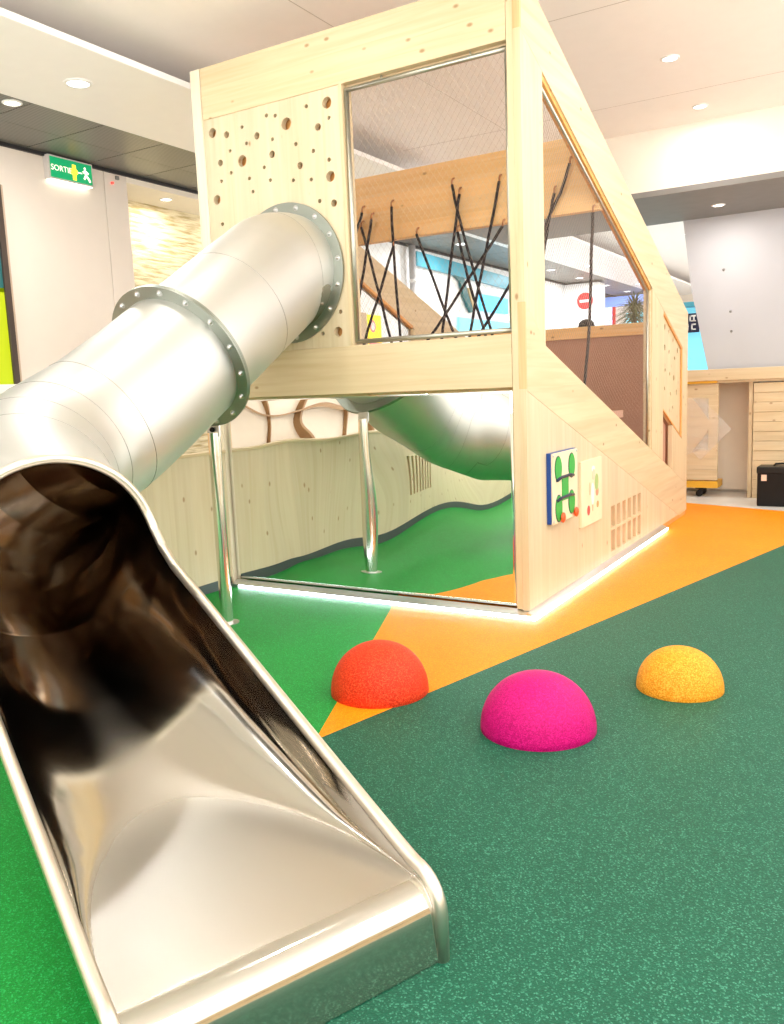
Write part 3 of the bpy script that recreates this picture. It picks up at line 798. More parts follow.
sl = thing('tube_slide', 'long steel tube slide leaving the playhouse and ending in an open polished chute', 'slide', (-0.6, -2.3, 0))
TOPEN = [ARCH+0.42*(i/44)**2.2 for i in range(0, 45)]+trange(ARCH+0.42, TT, 60)[1:]
def shell(name, ts, r, mat, label=None, lip=False):
    rows = [[section(t, v, r) for v in VS] for t in ts]
    if lip: rows += [[lip_point(k, v, r) for v in VS] for k in range(1, 13)]
    return obj(name, grid(rows), mat, sl, 'auto', label)
shell('upper_tube', trange(-0.06, TF2-0.012, 48), RT, satin, 'satin steel tube from the playhouse to the middle flange')
shell('lower_tube', trange(TF2+0.012, ARCH, 40)+TOPEN[1:], RT, satin, 'satin steel outer shell below the middle flange')
# inner side in short gores; darkness of the closed tube put into the colour
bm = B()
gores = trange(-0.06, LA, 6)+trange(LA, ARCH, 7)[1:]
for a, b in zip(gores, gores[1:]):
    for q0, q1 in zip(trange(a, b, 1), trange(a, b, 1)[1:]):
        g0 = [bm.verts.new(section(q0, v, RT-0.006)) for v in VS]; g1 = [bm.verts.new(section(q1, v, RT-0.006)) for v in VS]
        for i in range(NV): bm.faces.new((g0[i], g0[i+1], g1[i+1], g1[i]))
obj('tube_inside', bm, lining, sl, 'auto', 'inner side of the closed tube in short welded gores, shade put into its colour')
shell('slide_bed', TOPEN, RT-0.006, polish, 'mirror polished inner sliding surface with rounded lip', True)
# rim tube along the opening
def edge(t, sgn, off=0.004):
    s = TT-t; p = section(t, sgn*1.0, RT-0.003)
    return p
ts_open = TOPEN
c, Tn, Nn, U = path(TT); Fw = Vector((Tn.x, Tn.y, 0)).normalized()
def down(sgn):
    out = []
    p0 = section(TT, sgn, RT-0.003)+Vector((0, 0, 0.012))+sgn*Nn*0.014; R2 = 0.10
    for k in range(1, 9):
        a = k/8*PI/2
        out.append(p0+Fw*R2*math.sin(a)-Vector((0, 0, R2*(1-math.cos(a)))))
    out.append(Vector((out[-1].x, out[-1].y, 0.0)))
    return out
right = [section(t, 1, RT-0.003)+(Vector((0, 0, 0.012))+path(t)[2]*0.014)*min(1, max(0, (t-ARCH)/0.5)) for t in ts_open]
left = [section(t, -1, RT-0.003)+(Vector((0, 0, 0.012))-path(t)[2]*0.014)*min(1, max(0, (t-ARCH)/0.5)) for t in ts_open]
full = list(reversed(left+down(-1)))[:-1]+right+down(1)
obj('rim', tube(B(), full, 0.0195, 12), rim_steel, sl, True, 'rounded steel tube along the chute edges and arched mouth')
# welded seams of the bends
def ring(t, r, w, n=64, lean=0.0):
    bm = B(); pts = []
    for k in range(n+1):
        a = 2*PI*k/n; c, Tn, Nn, U = path(t+lean*math.cos(a)); pts.append(c+r*(math.sin(a)*Nn-math.cos(a)*U))
    return tube(bm, pts, w, 5, cap=False)
for t, ln in ((0.16, 0.05), (0.62, 0.0), (LA-0.02, 0.0), (2.10, 0.0), (2.37, 0.0), (2.63, 0.0)):
    obj('weld_seam', ring(t, RT, 0.0022, lean=ln), seam_mat, sl, True)
# bolted flanges
def flange(t, d0, d1):
    c, Tn, Nn, U = path(t)
    bm = B(); lathe(bm, [(RT-0.003, d0), (RF, d0), (RF, d1), (RT-0.003, d1), (RT-0.003, d0)], c, 64, Tn)
    f = obj('flange', bm, flange_mat, sl, 'auto', 'dull grey bolted flange ring')
    for k in range(16):
        a = 2*PI*(k+0.35)/16; p = c+0.452*(math.sin(a)*Nn-math.cos(a)*U)
        bm = B()
        lathe(bm, [(0, d1+0.020), (0.007, d1+0.020), (0.010, d1+0.015), (0.013, d1+0.012), (0.013, d1+0.003), (0.019, d1+0.002), (0.019, d1)], p, 10, Tn)
        obj('bolt', bm, bolt_mat, f, 'auto')
    return f
flange(0.0, 0.002, 0.016)
flange(TF2, -0.016, -0.002)
flange(TF2, 0.0, 0.014)
# support pole under the middle flange
c, Tn, Nn, U = path(TF2); pb = c-U*RF
pole = obj('support_pole', cyl(B(), (pb.x, pb.y, 0.0), (pb.x, pb.y, pb.z-0.05), 0.042, 24), bright_steel, sl, 'auto', 'upright steel tube pole under the middle flange')
bm = B(); plate(bm, [(pb.x-0.05, pb.z-0.075), (pb.x+0.05, pb.z-0.075), (pb.x+0.05, pb.z+0.015), (pb.x-0.05, pb.z+0.015)], [], lambda u, v: Vector((u, pb.y-0.008, v)), (0, 0.016, 0))
obj('bracket', bm, bolt_mat, pole)
bm = B(); lathe(bm, [(0, 0.02), (0.012, 0.02), (0.016, 0.012), (0.016, 0)], (pb.x, pb.y-0.008, pb.z-0.03), 10, (0, -1, 0)); obj('bolt', bm, black_mat, pole)
bm = B(); lathe(bm, [(0.042, 0.008), (0.08, 0.006), (0.08, 0.0), (0.042, 0.0)], (pb.x, pb.y, 0), 24); obj('foot_plate', bm, bolt_mat, pole, 'auto')

# ------------------------------------------------------------------ rubber domes
def dome(x, y, r, h, mat, label):
    bm = B(); prof = [(0, h)]
    for k in range(1, 17):
        a = k/16*PI/2; prof.append((r*math.sin(a)**0.95, h*math.cos(a)**0.95 if k < 16 else 0))
    prof.append((r*0.985, -0.004))
    lathe(bm, prof, (x, y, 0), 56)
    return tag(obj('stepping_dome', bm, mat, None, True), label, 'rubber dome', 'rubber domes on the play floor')
dome(-0.192, -1.540, 0.247, 0.253, red_dome, 'red rubber dome lying across the green and orange floor')
dome(0.690, -1.640, 0.253, 0.249, pink_dome, 'magenta pink rubber dome, largest of the three, on dark green floor')
dome(1.131, -0.888, 0.205, 0.203, yel_dome, 'yellow orange rubber dome farthest right on dark green floor')

# ------------------------------------------------------------------ low wooden wall on the left
lw = thing('low_wooden_wall', 'low pale pine wall along the left of the play floor', 'low wall', (-2.56, -3.2, 0))
slots = [[(-3.30+k*0.105, 0.36), (-3.30+k*0.105+0.05, 0.36), (-3.30+k*0.105+0.05, 0.84), (-3.30+k*0.105, 0.84)] for k in range(8)]
bm = B(); plate(bm, [(-6.6, 0.06), (-0.005, 0.06), (-0.005, 1.06), (-6.6, 1.06)], slots, lambda u, v: Vector((-2.56, u, v)), (0.04, 0, 0))
obj('boards', bm, wood_zf, lw)
obj('slot_backing', bx(-2.60, -2.575, -3.4, -2.4, 0.3, 0.9), wood_orange, lw)
obj('cap', bx(-2.585, -2.505, -6.62, -0.004, 1.06, 1.085, bev=0.005), wood_y, lw)
obj('skirting', bx(-2.555, -2.512, -6.6, -0.03, 0.0, 0.075), grey_kick, lw, label='dark grey skirting strip')

# ------------------------------------------------------------------ play panels on the side wall
pp = thing('play_panel', 'blue backed play panel with green winding track and two red knobs', 'play panel', (0.0, 0.58, 0.56))
obj('back_board', bx(0.0, 0.030, 0.330, 0.842, 0.560, 1.038, bev=0.004), blue_board, pp, label='blue back board')
obj('front_board', bx(0.030, 0.042, 0.338, 0.836, 0.556, 1.034, bev=0.002), light_ply, pp)
PX = 0.042
def blob(name, cy, cz, ry, rz, mat, x0=PX, d=0.004, n=28, lab=None, par=None):
    bm = B(); plate(bm, circ2(cy, cz, rz, n, ry), [], lambda u, v: Vector((x0, u, v)), (d, 0, 0)); return obj(name, bm, mat, par or pp, False, lab)
for nm, cy, cz, ry, rz in (('lobe', 0.442, 0.925, 0.062, 0.082), ('lobe', 0.712, 0.925, 0.062, 0.082), ('lobe', 0.446, 0.655, 0.062, 0.088), ('lobe', 0.706, 0.668, 0.062, 0.080)):
    blob('groove', cy, cz, ry*1.10, rz*1.08, navy, PX, 0.0015)
    blob('green_track', cy, cz, ry, rz, play_green, PX+0.0015, 0.004)
bm = B(); plate(bm, [(0.510, 0.70), (0.634, 0.70), (0.634, 0.86), (0.510, 0.86)], [], lambda u, v: Vector((PX, u, v)), (0.006, 0, 0)); obj('green_track', bm, play_green, pp)
for z in (0.862, 0.722):
    bm = B(); tube(bm, [(PX+0.004, 0.40, z-0.012), (PX+0.008, 0.48, z), (PX+0.008, 0.66, z+0.002), (PX+0.004, 0.74, z-0.008)], 0.011, 8); obj('dark_bar', bm, navy, pp, True)
for cy in (0.487, 0.762):
    bm = B(); lathe(bm, [(0, 0.030), (0.022, 0.028), (0.034, 0.022), (0.036, 0.014), (0.024, 0.008), (0.012, 0.004), (0.012, 0)], (PX, cy, 0.588), 18, (1, 0, 0)); obj('knob', bm, knob_red, pp, True, 'red orange knob')
for cy, cz in ((0.350, 1.02), (0.350, 0.575), (0.822, 1.02), (0.822, 0.575)):
    bm = B(); lathe(bm, [(0, 0.006), (0.010, 0.004), (0.012, 0)], (PX, cy, cz), 10, (1, 0, 0)); obj('screw', bm, bolt_mat, pp, True)

p2 = thing('picture_panel', 'thin pale wooden panel with small printed figure beside the blue backed panel', 'play panel', (0.0, 1.23, 0.43))
obj('board', bx(0.0, 0.022, 0.985, 1.478, 0.428, 0.918, bev=0.003), light_ply, p2)
X2 = 0.022
for nm, cy, cz, ry, rz, m in (('head', 1.270, 0.800, 0.036, 0.042, plain('print_skin', (0.85, 0.62, 0.45), 0.5)),
     ('hat', 1.262, 0.845, 0.040, 0.022, sign_white), ('trousers', 1.245, 0.655, 0.038, 0.085, sign_white),
     ('satchel', 1.345, 0.735, 0.045, 0.065, plain('print_green', (0.38, 0.52, 0.20), 0.5)), ('pouch', 1.356, 0.660, 0.034, 0.034, plain('print_coral', (0.80, 0.30, 0.18), 0.5)),
     ('ball', 1.146, 0.540, 0.032, 0.038, plain('print_red', (0.80, 0.06, 0.06), 0.5)), ('shoe', 1.369, 0.560, 0.026, 0.026, plain('print_brown', (0.50, 0.32, 0.10), 0.5)),
     ('leg', 1.245, 0.570, 0.012, 0.05, plain('print_tan', (0.60, 0.42, 0.25), 0.5)), ('arm', 1.180, 0.70, 0.02, 0.05, plain('print_olive', (0.58, 0.50, 0.30), 0.5))):
    bm = B(); plate(bm, circ2(cy, cz, rz, 20, ry), [], lambda u, v: Vector((X2, u, v)), (0.0012+0.0001*len(nm), 0, 0)); obj('printed_'+nm, bm, m, p2)

# ------------------------------------------------------------------ exit sign on the left wall
es = thing('exit_sign', 'lit green emergency exit sign on the cream wall under dark tiles', 'exit sign', (-5.37, 1.08, 3.70))
obj('housing', bx(-5.37, -5.295, 0.805, 1.345, 3.705, 3.935, bev=0.006), plain('sign_housing', (0.62, 0.58, 0.55), 0.4), es)
obj('face', bx(-5.295, -5.291, 0.825, 1.328, 3.722, 3.918), exit_green, es, label='glowing green face')
obj('lower_lens', bx(-5.365, -5.30, 0.82, 1.33, 3.698, 3.7052), glow('sign_lens', (1.0, 0.95, 0.75), 3.0), es, label='bright lower edge lighting the wall')
def on_wall(bm, y, z, x=-5.2905):
    M = Matrix(((0, 0, 1, x), (1, 0, 0, y), (0, 1, 0, z), (0, 0, 0, 1)))
    bmesh.ops.transform(bm, matrix=M, verts=bm.verts[:]); return bm
obj('lettering', on_wall(text_bm('SORTIE', 0.078, 0.001), 0.955, 3.815), exit_white, es, label='white word SORTIE')
bm = B()
plate(bm, [(1.06, 3.79), (1.06, 3.845), (1.085, 3.845), (1.085, 3.885), (1.13, 3.885), (1.13, 3.845), (1.15, 3.835), (1.15, 3.80), (1.13, 3.79), (1.13, 3.735), (1.085, 3.735), (1.085, 3.79)], [], lambda u, v: Vector((-5.291, u, v)), (0.0015, 0, 0))
obj('arrow', bm, exit_yellow, es, label='yellow arrow cross')
bm = B(); plate(bm, [(1.15, 3.812), (1.205, 3.812), (1.205, 3.824), (1.15, 3.824)], [], lambda u, v: Vector((-5.291, u, v)), (0.0015, 0, 0))
plate(bm, circ2(1.243, 3.872, 0.014, 14), [], lambda u, v: Vector((-5.291, u, v)), (0.0015, 0, 0))
def limb(bm, p, q, w=0.011):
    d = Vector((q[0]-p[0], q[1]-p[1])).normalized(); n = Vector((-d.y, d.x))*w
    plate(bm, [(p[0]+n.x, p[1]+n.y), (p[0]-n.x, p[1]-n.y), (q[0]-n.x, q[1]-n.y), (q[0]+n.x, q[1]+n.y)], [], lambda u, v: Vector((-5.291, u, v)), (0.0016, 0, 0))
for p, q in (((1.243, 3.855), (1.252, 3.805)), ((1.245, 3.845), (1.215, 3.83)), ((1.248, 3.845), (1.285, 3.825)), ((1.252, 3.805), (1.225, 3.765)), ((1.252, 3.805), (1.285, 3.775)), ((1.285, 3.775), (1.30, 3.745))):
    limb(bm, p, q)
obj('running_figure', bm, exit_white, es, label='white running figure')
bm = B(); lathe(bm, [(0, 0.03), (0.012, 0.026), (0.014, 0)], (-5.365, 1.648, 3.815), 10, (1, 0, 0))
tag(obj('indicator_lamp', bm, glow('red_indicator', (1.0, 0.08, 0.06), 1.2)), 'tiny red indicator light on the cream pillar', 'indicator light')
bm = B(); box(bm, -5.365, -5.34, 1.70, 1.74, 3.86, 3.90, bev=0.004)
tag(obj('sensor_box', bm, soffit_dark), 'small brown sensor box at the top of the cream pillar', 'sensor')

# lime lightbox and white ledge at the left edge
lb = thing('lightbox', 'tall lime green lightbox with dark frame at the left edge', 'lightbox', (-5.36, -0.35, 1.5))
obj('panel', bx(-5.37, -5.335, -1.0, 0.20, 1.55, 2.60), lightbox_lime, lb, label='lime green lit panel')
obj('upper_panel', bx(-5.37, -5.335, -1.0, 0.20, 2.56, 3.45), teal_dark, lb, label='dark upper panel')
bm = B(); box(bm, -5.37, -5.31, 0.20, 0.262, 1.5, 3.55, bev=0.004); box(bm, -5.37, -5.31, -1.1, -1.0, 1.5, 3.55, bev=0.004); box(bm, -5.37, -5.31, -1.0, 0.20, 3.45, 3.55, bev=0.004)
obj('frame', bm, dark_frame, lb)
obj('edge_strip', bx(-5.37, -5.318, 0.263, 0.285, 1.5, 3.55), plain('bronze_strip', (0.50, 0.38, 0.28), 0.35), lb)
lg = thing('white_ledge', 'white ledge unit under the lime lightbox', 'ledge', (-5.2, -0.4, 0))
obj('top', bx(-5.36, -4.85, -2.6, 0.62, 1.53, 1.685, bev=0.01), white_paint, lg)
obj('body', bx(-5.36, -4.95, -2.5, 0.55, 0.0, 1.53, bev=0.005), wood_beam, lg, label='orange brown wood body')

walnut = plain('walnut_shelf', (0.34, 0.19, 0.08), 0.45)
# guessed brown shelving added past the low wall to show in the mirror
sh = thing('added_shelving', 'brown framed shelving added beyond the low wooden wall for the mirror reflection', 'shelving', (-5.1, -5.5, 0))
obj('back', bx(-5.36, -5.30, -8.6, -2.75, 0.0, 3.2), wall_beige, sh)
for k in range(7):
    y = -8.6+k*0.97
    obj('upright', bx(-5.30, -5.20, y, y+0.035, 0.0, 3.2), walnut, sh)
for z in (0.08, 0.7, 1.3, 1.9, 2.5, 3.15):
    obj('shelf', bx(-5.299, -5.15, -8.55, -2.78, z, z+0.03), walnut, sh)
# guessed slotted screen out of view, added for reflections in the slide lip
sc_ = thing('added_slotted_screen', 'added pale wooden screen with a row of dark slots, out of view, for reflections', 'screen', (5.4, -4.2, 0))
sl2 = [[(-7.4+k*0.36, 0.62), (-7.4+k*0.36+0.2, 0.62), (-7.4+k*0.36+0.2, 0.72), (-7.4+k*0.36, 0.72)] for k in range(18)]
bm = B(); plate(bm, [(-7.6, 0.0), (-0.6, 0.0), (-0.6, 1.15), (-7.6, 1.15)], sl2, lambda u, v: Vector((5.4, u, v)), (0.05, 0, 0)); obj('boards', bm, wood_y, sc_)
obj('backing', bx(5.47, 5.49, -7.5, -0.7, 0.5, 0.85), dark_frame, sc_)
obj('cap', bx(5.38, 5.50, -7.62, -0.58, 1.15, 1.19, bev=0.005), wood_y, sc_)

# ------------------------------------------------------------------ back counter and what stands there
ct = thing('long_counter', 'long counter with thick pale wooden top along the back wall', 'counter', (1.5, 6.35, 0))
obj('top', bx(-2.4, 6.0, 6.0, 6.655, 1.445, 1.585, bev=0.008), wood_x, ct)
obj('underside_batten', bx(0.062, 5.9, 6.06, 6.6, 1.416, 1.4445), wood_x, ct)
obj('yellow_underside', bx(-2.4, 0.06, 6.02, 6.6, 1.415, 1.445), yellow_paint, ct, label='yellower batten under the left end')
for x in (-2.3, 0.42, 2.4, 4.4):
    obj('support', bx(x, x+0.045, 6.1, 6.63, 0.0, 1.415, bev=0.003), wood_z, ct)
obj('beige_panel', bx(-0.5, 0.418, 6.58, 6.63, 0.04, 1.414), wall_beige, ct, label='plain beige panel between the slatted stacks')
cart = thing('rolling_slat_cart', 'narrow slatted wooden cart on casters behind the playhouse corner', 'cart', (-0.25, 6.2, 0))
for k in range(9):
    z = 0.215+k*0.133
    obj('slat', bx(-0.62, 0.075, 6.06, 6.10, z, z+0.131, bev=0.002), wood_x if k < 3 else wood_x, cart)
obj('base_board', bx(-0.62, 0.08, 6.05, 6.40, 0.115, 0.20, bev=0.005), yellow_paint, cart, label='yellow base board')
for x in (-0.55, 0.03): obj('corner_batten', bx(x-0.02, x+0.02, 6.102, 6.14, 0.2, 1.41), wood_z, cart)
for x, y in ((-0.135, 6.10), (-0.52, 6.10), (-0.135, 6.34), (-0.52, 6.34)):
    bm = B(); box(bm, x-0.05, x+0.05, y-0.04, y+0.04, 0.10, 0.114); box(bm, x-0.012, x+0.03, y-0.03, y-0.022, 0.04, 0.10); box(bm, x-0.012, x+0.03, y+0.022, y+0.03, 0.04, 0.10)
    cs = obj('caster', bm, black_gloss, cart)
    bm = B(); lathe(bm, [(0, -0.018), (0.03, -0.018), (0.042, -0.012), (0.042, 0.012), (0.03, 0.018), (0, 0.018)], (x-0.01, y, 0.042), 20, (0, 1, 0)); obj('wheel', bm, black_mat, cs, True)
bm = B(); rows = []
for i in range(13):
    row = []
    for j in range(13):
        u, v = i/12, j/12
        x = -0.42+0.66*u; z = 0.62+0.62*v - 0.30*abs(u-0.5)*(1-v)
        w = 1-1.1*abs(v-0.5) if u > 0.6 else 1
        x = -0.42+(x+0.42)*max(0.35, w)
        row.append((x, 6.035+0.018*math.sin(6*u+4*v)*math.sin(9*v+1), z))
    rows.append(row)
tag(obj('plastic_sheet', grid(rows), film, None, True), 'clear plastic sheet clinging to the slatted cart', 'plastic sheet')
st = thing('slat_stack', 'stack of pale wooden slats standing at the right edge behind the black case', 'slat stack', (0.95, 6.2, 0))
for k in range(12):
    z = 0.0+k*0.117
    obj('slat', bx(0.475, 1.9, 6.08-0.01*(k % 2), 6.14, z, z+0.115, bev=0.003), wood_x, st)
for x in (0.52, 1.85): obj('batten', bx(x-0.02, x+0.02, 6.142, 6.18, 0.0, 1.40), wood_z, st)
cs = thing('black_case', 'black box shaped case with small pale label on the pale floor', 'case', (0.93, 5.55, 0))
obj('body', bx(0.622, 1.25, 5.40, 5.70, 0.0, 0.44, bev=0.02, seg=3), black_mat, cs)
obj('lid', bx(0.616, 1.256, 5.395, 5.705, 0.375, 0.455, bev=0.015, seg=3), black_gloss, cs)
obj('paper_label', bx(0.668, 0.725, 5.3975, 5.40, 0.295, 0.365), plain('label_paper', (0.85, 0.62, 0.50), 0.6), cs, label='small pale pinkish label')
bm = B(); tube(bm, [(0.78, 5.55, 0.455), (0.80, 5.55, 0.478), (0.86, 5.55, 0.482), (1.0, 5.55, 0.482), (1.06, 5.55, 0.478), (1.08, 5.55, 0.455)], 0.011, 8); obj('handle', bm, black_gloss, cs, True)

# plants
def leafy(root, c, n, L, mat, up, seed, droop=0.5):
    rd = random.Random(seed)
    bm = B()
    for k in range(n):
        a = rd.uniform(0, 2*PI); e = rd.uniform(*up); l = L*rd.uniform(0.6, 1.1); w = 0.012*rd.uniform(0.8, 1.5)
        d = Vector((math.cos(a)*math.cos(e), math.sin(a)*math.cos(e), math.sin(e))); s = Vector((-math.sin(a), math.cos(a), 0))
        prev = None; o = Vector(c)+Vector((0, 0, rd.uniform(-0.16, 0.1)))
        for i in range(6):
            f = i/5; p = o+d*l*f-Vector((0, 0, droop*l*f*f)); ww = w*(1-f*0.9)*(0.5+min(1, 3*f)*0.5)
            q = (bm.verts.new(p-s*ww), bm.verts.new(p+Vector((0, 0, ww*0.35))), bm.verts.new(p+s*ww))
            if prev:
                bm.faces.new((prev[0], prev[1], q[1], q[0])); bm.faces.new((prev[1], prev[2], q[2], q[1]))
            prev = q
    return obj('foliage', bm, mat, root, True)
def potted(x, y, z, h, L, n, mat, seed, label, up=(-0.2, 1.3), pr=0.11):
    t = thing('potted_plant', label, 'plant', (x, y, z))
    bm = B(); lathe(bm, [(0, 0), (pr*0.75, 0), (pr, 0.22), (pr*1.06, 0.23), (pr*0.92, 0.23), (pr*0.9, 0.19), (0, 0.19)], (x, y, z), 24); obj('pot', bm, pot_mat, t, 'auto')
    obj('stem', tube(B(), [(x, y, z+0.18), (x+0.01, y, z+h*0.6), (x, y, z+h)], [0.02, 0.016, 0.012], 8), plain('bark', (0.16, 0.11, 0.06), 0.8) if 'bark' not in MATS else MATS['bark'], t, True)
    leafy(t, (x, y, z+h), n, L, mat, up, seed)
    return t
potted(-1.02, 6.30, 1.585, 0.80, 0.40, 260, leaf, 3, 'bushy olive palm plant on the counter, seen in the side window')
potted(-1.12, 9.0, 1.30, 0.62, 0.32, 110, leaf_g, 5, 'dark green plant before the pale blue screen')
bm = B(); box(bm, -1.5, -0.8, 8.8, 9.2, 0, 1.30, bev=0.01)
tag(obj('plant_stand', bm, white_paint), 'white stand under the dark green plant', 'stand')
# black dome of unknown kind on the counter, its stand made up
dl = thing('domed_object', 'black domed top showing just above the playhouse rear rail', 'lamp', (-1.66, 6.3, 1.585))
bm = B(); lathe(bm, [(0, 0.02), (0.10, 0.02), (0.11, 0.0), (0, 0.0)], (-1.66, 6.3, 1.585), 24); obj('base', bm, black_gloss, dl, 'auto')
obj('stem', cyl(B(), (-1.66, 6.3, 1.60), (-1.66, 6.3, 2.22), 0.012, 10), black_gloss, dl, True)
bm = B(); lathe(bm, [(0, 0.125), (0.06, 0.112), (0.10, 0.075), (0.115, 0.0), (0.105, 0.0), (0.09, 0.07), (0, 0.11)], (-1.66, 6.3, 2.205), 24); obj('domed_top', bm, black_mat, dl, True)

# ------------------------------------------------------------------ far shops
# pale blue backdrop with navy sign beyond the grey wall
bs = thing('blue_display_wall', 'pale blue lit display wall left of the slanting grey wall', 'display', (-0.9, 10.2, 0))
obj('lit_panel', bx(-2.2, 0.2, 10.15, 10.2, 0.0, 2.66), screen_blue, bs)
obj('awning', bx(-1.75, -0.90, 9.9, 10.149, 2.66, 2.74, bev=0.01), teal, bs)
ns = thing('navy_sign', 'small square navy sign with white glyphs near the grey wall edge', 'sign', (-1.0, 9.99, 2.2))
obj('board', bx(-1.36, -0.93, 9.98, 10.0, 2.24, 2.555, bev=0.006), navy, ns)
bm = B()
for x0, x1, z0, z1 in ((-1.09, -0.985, 2.50, 2.525), (-1.09, -1.065, 2.42, 2.525), (-1.09, -0.985, 2.42, 2.44), (-1.03, -1.005, 2.42, 2.50),
                       (-1.13, -1.105, 2.28, 2.385), (-1.06, -0.985, 2.36, 2.385), (-1.06, -0.985, 2.28, 2.302), (-1.06, -1.035, 2.28, 2.385), (-1.17, -1.10, 2.335, 2.355)):
    box(bm, x0, x1, 9.976, 9.98, z0, z1)
obj('glyphs', bm, sign_white, ns)
# teal shop band, column, screens on the far left wall
tb = thing('teal_shop_front', 'teal banded shop front seen through the front window', 'shop front', (-5.37, 10.3, 0))
bm = B(); plate(bm, [(8.28, 3.62), (13.4, 3.50), (13.4, 3.76), (8.28, 3.86)], [], lambda u, v: Vector((-5.37, u, v)), (0.06, 0, 0)); obj('band', bm, teal, tb)
bm = B(); plate(bm, [(9.7, 3.60), (10.15, 3.585), (10.30, 3.30), (10.55, 2.95), (10.40, 2.93), (10.12, 3.22), (9.98, 3.50)], [], lambda u, v: Vector((-5.37, u, v)), (0.05, 0, 0)); obj('curved_leg', bm, teal_dark, tb)
bm = B(); plate(bm, [(10.32, 3.40), (10.50, 3.40), (10.62, 2.98), (10.55, 2.96)], [], lambda u, v: Vector((-5.37, u, v)), (0.045, 0, 0)); obj('tan_panel', bm, plain('tan_panel', (0.52, 0.40, 0.20), 0.5), tb)
obj('screen', bx(-5.37, -5.33, 10.9, 12.3, 3.00, 3.33), screen_cyan, tb, label='bright cyan picture screen')
obj('lower_screen', bx(-5.37, -5.33, 9.9, 12.6, 2.55, 2.82), screen_blue, tb, label='pale blue lower strip')
pt = thing('round_wall_column', 'slim grey pipe column beside the teal shop band', 'column', (-5.30, 8.0, 0))
obj('pipe', cyl(B(), (-5.28, 8.05, 0), (-5.28, 8.05, ZS-0.03), 0.06, 16), plain('pipe_grey', (0.55, 0.55, 0.56), 0.4), pt, True)
obj('collar', cyl(B(), (-5.28, 8.05, 3.3), (-5.28, 8.05, 3.36), 0.068, 16), white_paint, pt, True)
ps = thing('yellow_poster', 'yellow poster with pink disc low in the front window corner', 'poster', (-5.36, 6.87, 2.3))
obj('sheet', bx(-5.37, -5.355, 6.67, 7.06, 2.16, 2.70), poster_yellow, ps)
bm = B(); plate(bm, circ2(6.80, 2.52, 0.10, 24, 0.09), [], lambda u, v: Vector((-5.355, u, v)), (0.003, 0, 0)); obj('pink_disc', bm, poster_pink, ps)
bm = B(); plate(bm, circ2(6.80, 2.52, 0.065, 24, 0.055), [], lambda u, v: Vector((-5.352, u, v)), (0.003, 0, 0)); obj('white_disc', bm, sign_white, ps)
obj('red_foot', bx(-5.355, -5.352, 6.67, 7.06, 2.16, 2.26), poster_pink, ps)
bb = bx(-5.37, -5.34, 5.6, 6.6, 2.0, 2.72)
tag(obj('tan_board', bb, plain('tan_board', (0.60, 0.45, 0.30), 0.5)), 'plain tan board left of the yellow poster', 'board')
# column with no entry sign
cm = bx(-5.9, -4.52, 16.0, 16.6, 0, ZS-0.03, bev=0.01)
struct('wall_left', cm, panel_white, 'white column block carrying the no entry sign', 'column')
ne = thing('no_entry_sign', 'round red no entry sign with white bar on the white column', 'sign', (-4.85, 15.98, 3.28))
bm = B(); lathe(bm, [(0, 0.015), (0.20, 0.015), (0.205, 0.01), (0.205, 0)], (-4.845, 16.0, 3.485), 36, (0, -1, 0)); obj('disc', bm, sign_red, ne, 'auto')
obj('bar', bx(-4.98, -4.71, 15.981, 15.985, 3.45, 3.515), sign_white, ne)
bm = B(); box(bm, -5.55, -5.50, 15.97, 16.0, 0, ZS-0.04); 
tag(obj('door_edge', bm, plain('bronze_edge', (0.45, 0.36, 0.28), 0.4)), 'thin bronze strip on the white column', 'strip')
fs = thing('lilac_screen_front', 'lilac and red lit shop front at the far end of the hall', 'shop front', (-5.0, 20.0, 0))
obj('screen', bx(-5.72, -5.36+0.03, 20.0, 20.05, 2.6, 3.62), screen_lilac, fs)
obj('red_post', bx(-5.33, -5.24, 19.98, 20.05, 0, 3.62), sign_red, fs)
obj('blue_band', bx(-5.9, -4.2, 19.95, 20.05, 3.62, 3.90), blue_band, fs)
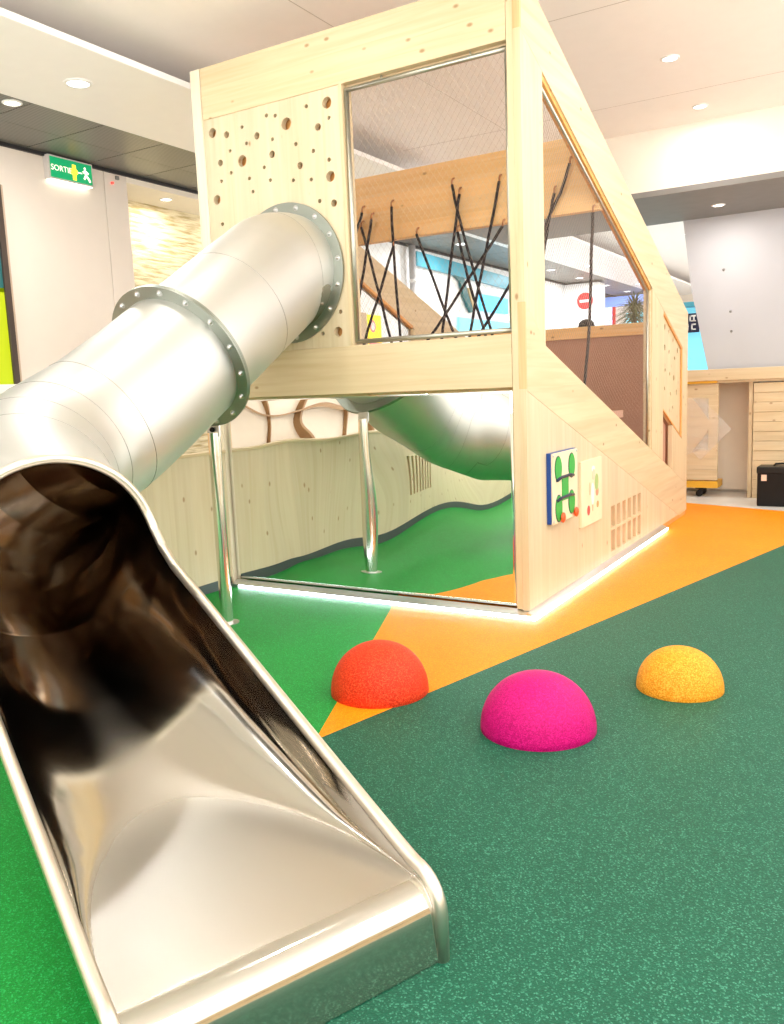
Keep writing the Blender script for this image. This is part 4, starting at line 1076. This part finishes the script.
obj('cream_panel', bx(-5.238, -4.0, 20.0, 20.05, 0, 3.62), gloss_wall, fs)

# ------------------------------------------------------------------ camera
F_PX = 842.24; pitch, roll, yaw = math.radians(8.272), math.radians(-2.3478), math.radians(31.236)
fw = Vector((-math.sin(yaw)*math.cos(pitch), math.cos(yaw)*math.cos(pitch), -math.sin(pitch)))
rt = Vector((math.cos(yaw), math.sin(yaw), 0)); up = rt.cross(fw)
cr_, sr_ = math.cos(roll), math.sin(roll)
r2 = cr_*rt+sr_*up; u2 = -sr_*rt+cr_*up
cd = bpy.data.cameras.new('camera'); cam = bpy.data.objects.new('camera', cd); COL.objects.link(cam)
cd.sensor_fit = 'VERTICAL'; cd.sensor_height = 36.0; cd.lens = F_PX/1024*36.0; cd.clip_start = 0.02; cd.clip_end = 100
Mx = Matrix((r2, u2, -fw)).transposed().to_4x4(); Mx.translation = Vector((2.006, -4.976, 1.5))
cam.matrix_world = Mx
scene.camera = cam

# ------------------------------------------------------------------ world and view
w = bpy.data.worlds.new('hall'); scene.world = w; w.use_nodes = True
nt = w.node_tree; bg = nt.nodes['Background']
# unseen surround added for light through the open sides, brighter below for the ceiling
tc = nt.nodes.new('ShaderNodeTexCoord'); sx = nt.nodes.new('ShaderNodeSeparateXYZ'); nt.links.new(tc.outputs['Generated'], sx.inputs[0])
mr = nt.nodes.new('ShaderNodeMapRange'); mr.inputs['From Min'].default_value = -0.25; mr.inputs['From Max'].default_value = 0.25
mr.inputs['To Min'].default_value = 6.5; mr.inputs['To Max'].default_value = 2.6
nt.links.new(sx.outputs[2], mr.inputs['Value']); nt.links.new(mr.outputs[0], bg.inputs[1])
bg.inputs[0].default_value = (1.0, 0.965, 0.92, 1)
vs = scene.view_settings
vs.view_transform = 'Standard'; vs.look = 'None'; vs.gamma = 1.0; vs.use_curve_mapping = False; vs.exposure = 0.04
scene.cycles.use_denoising = True
scene.cycles.max_bounces = 10; scene.cycles.diffuse_bounces = 5; scene.cycles.glossy_bounces = 8
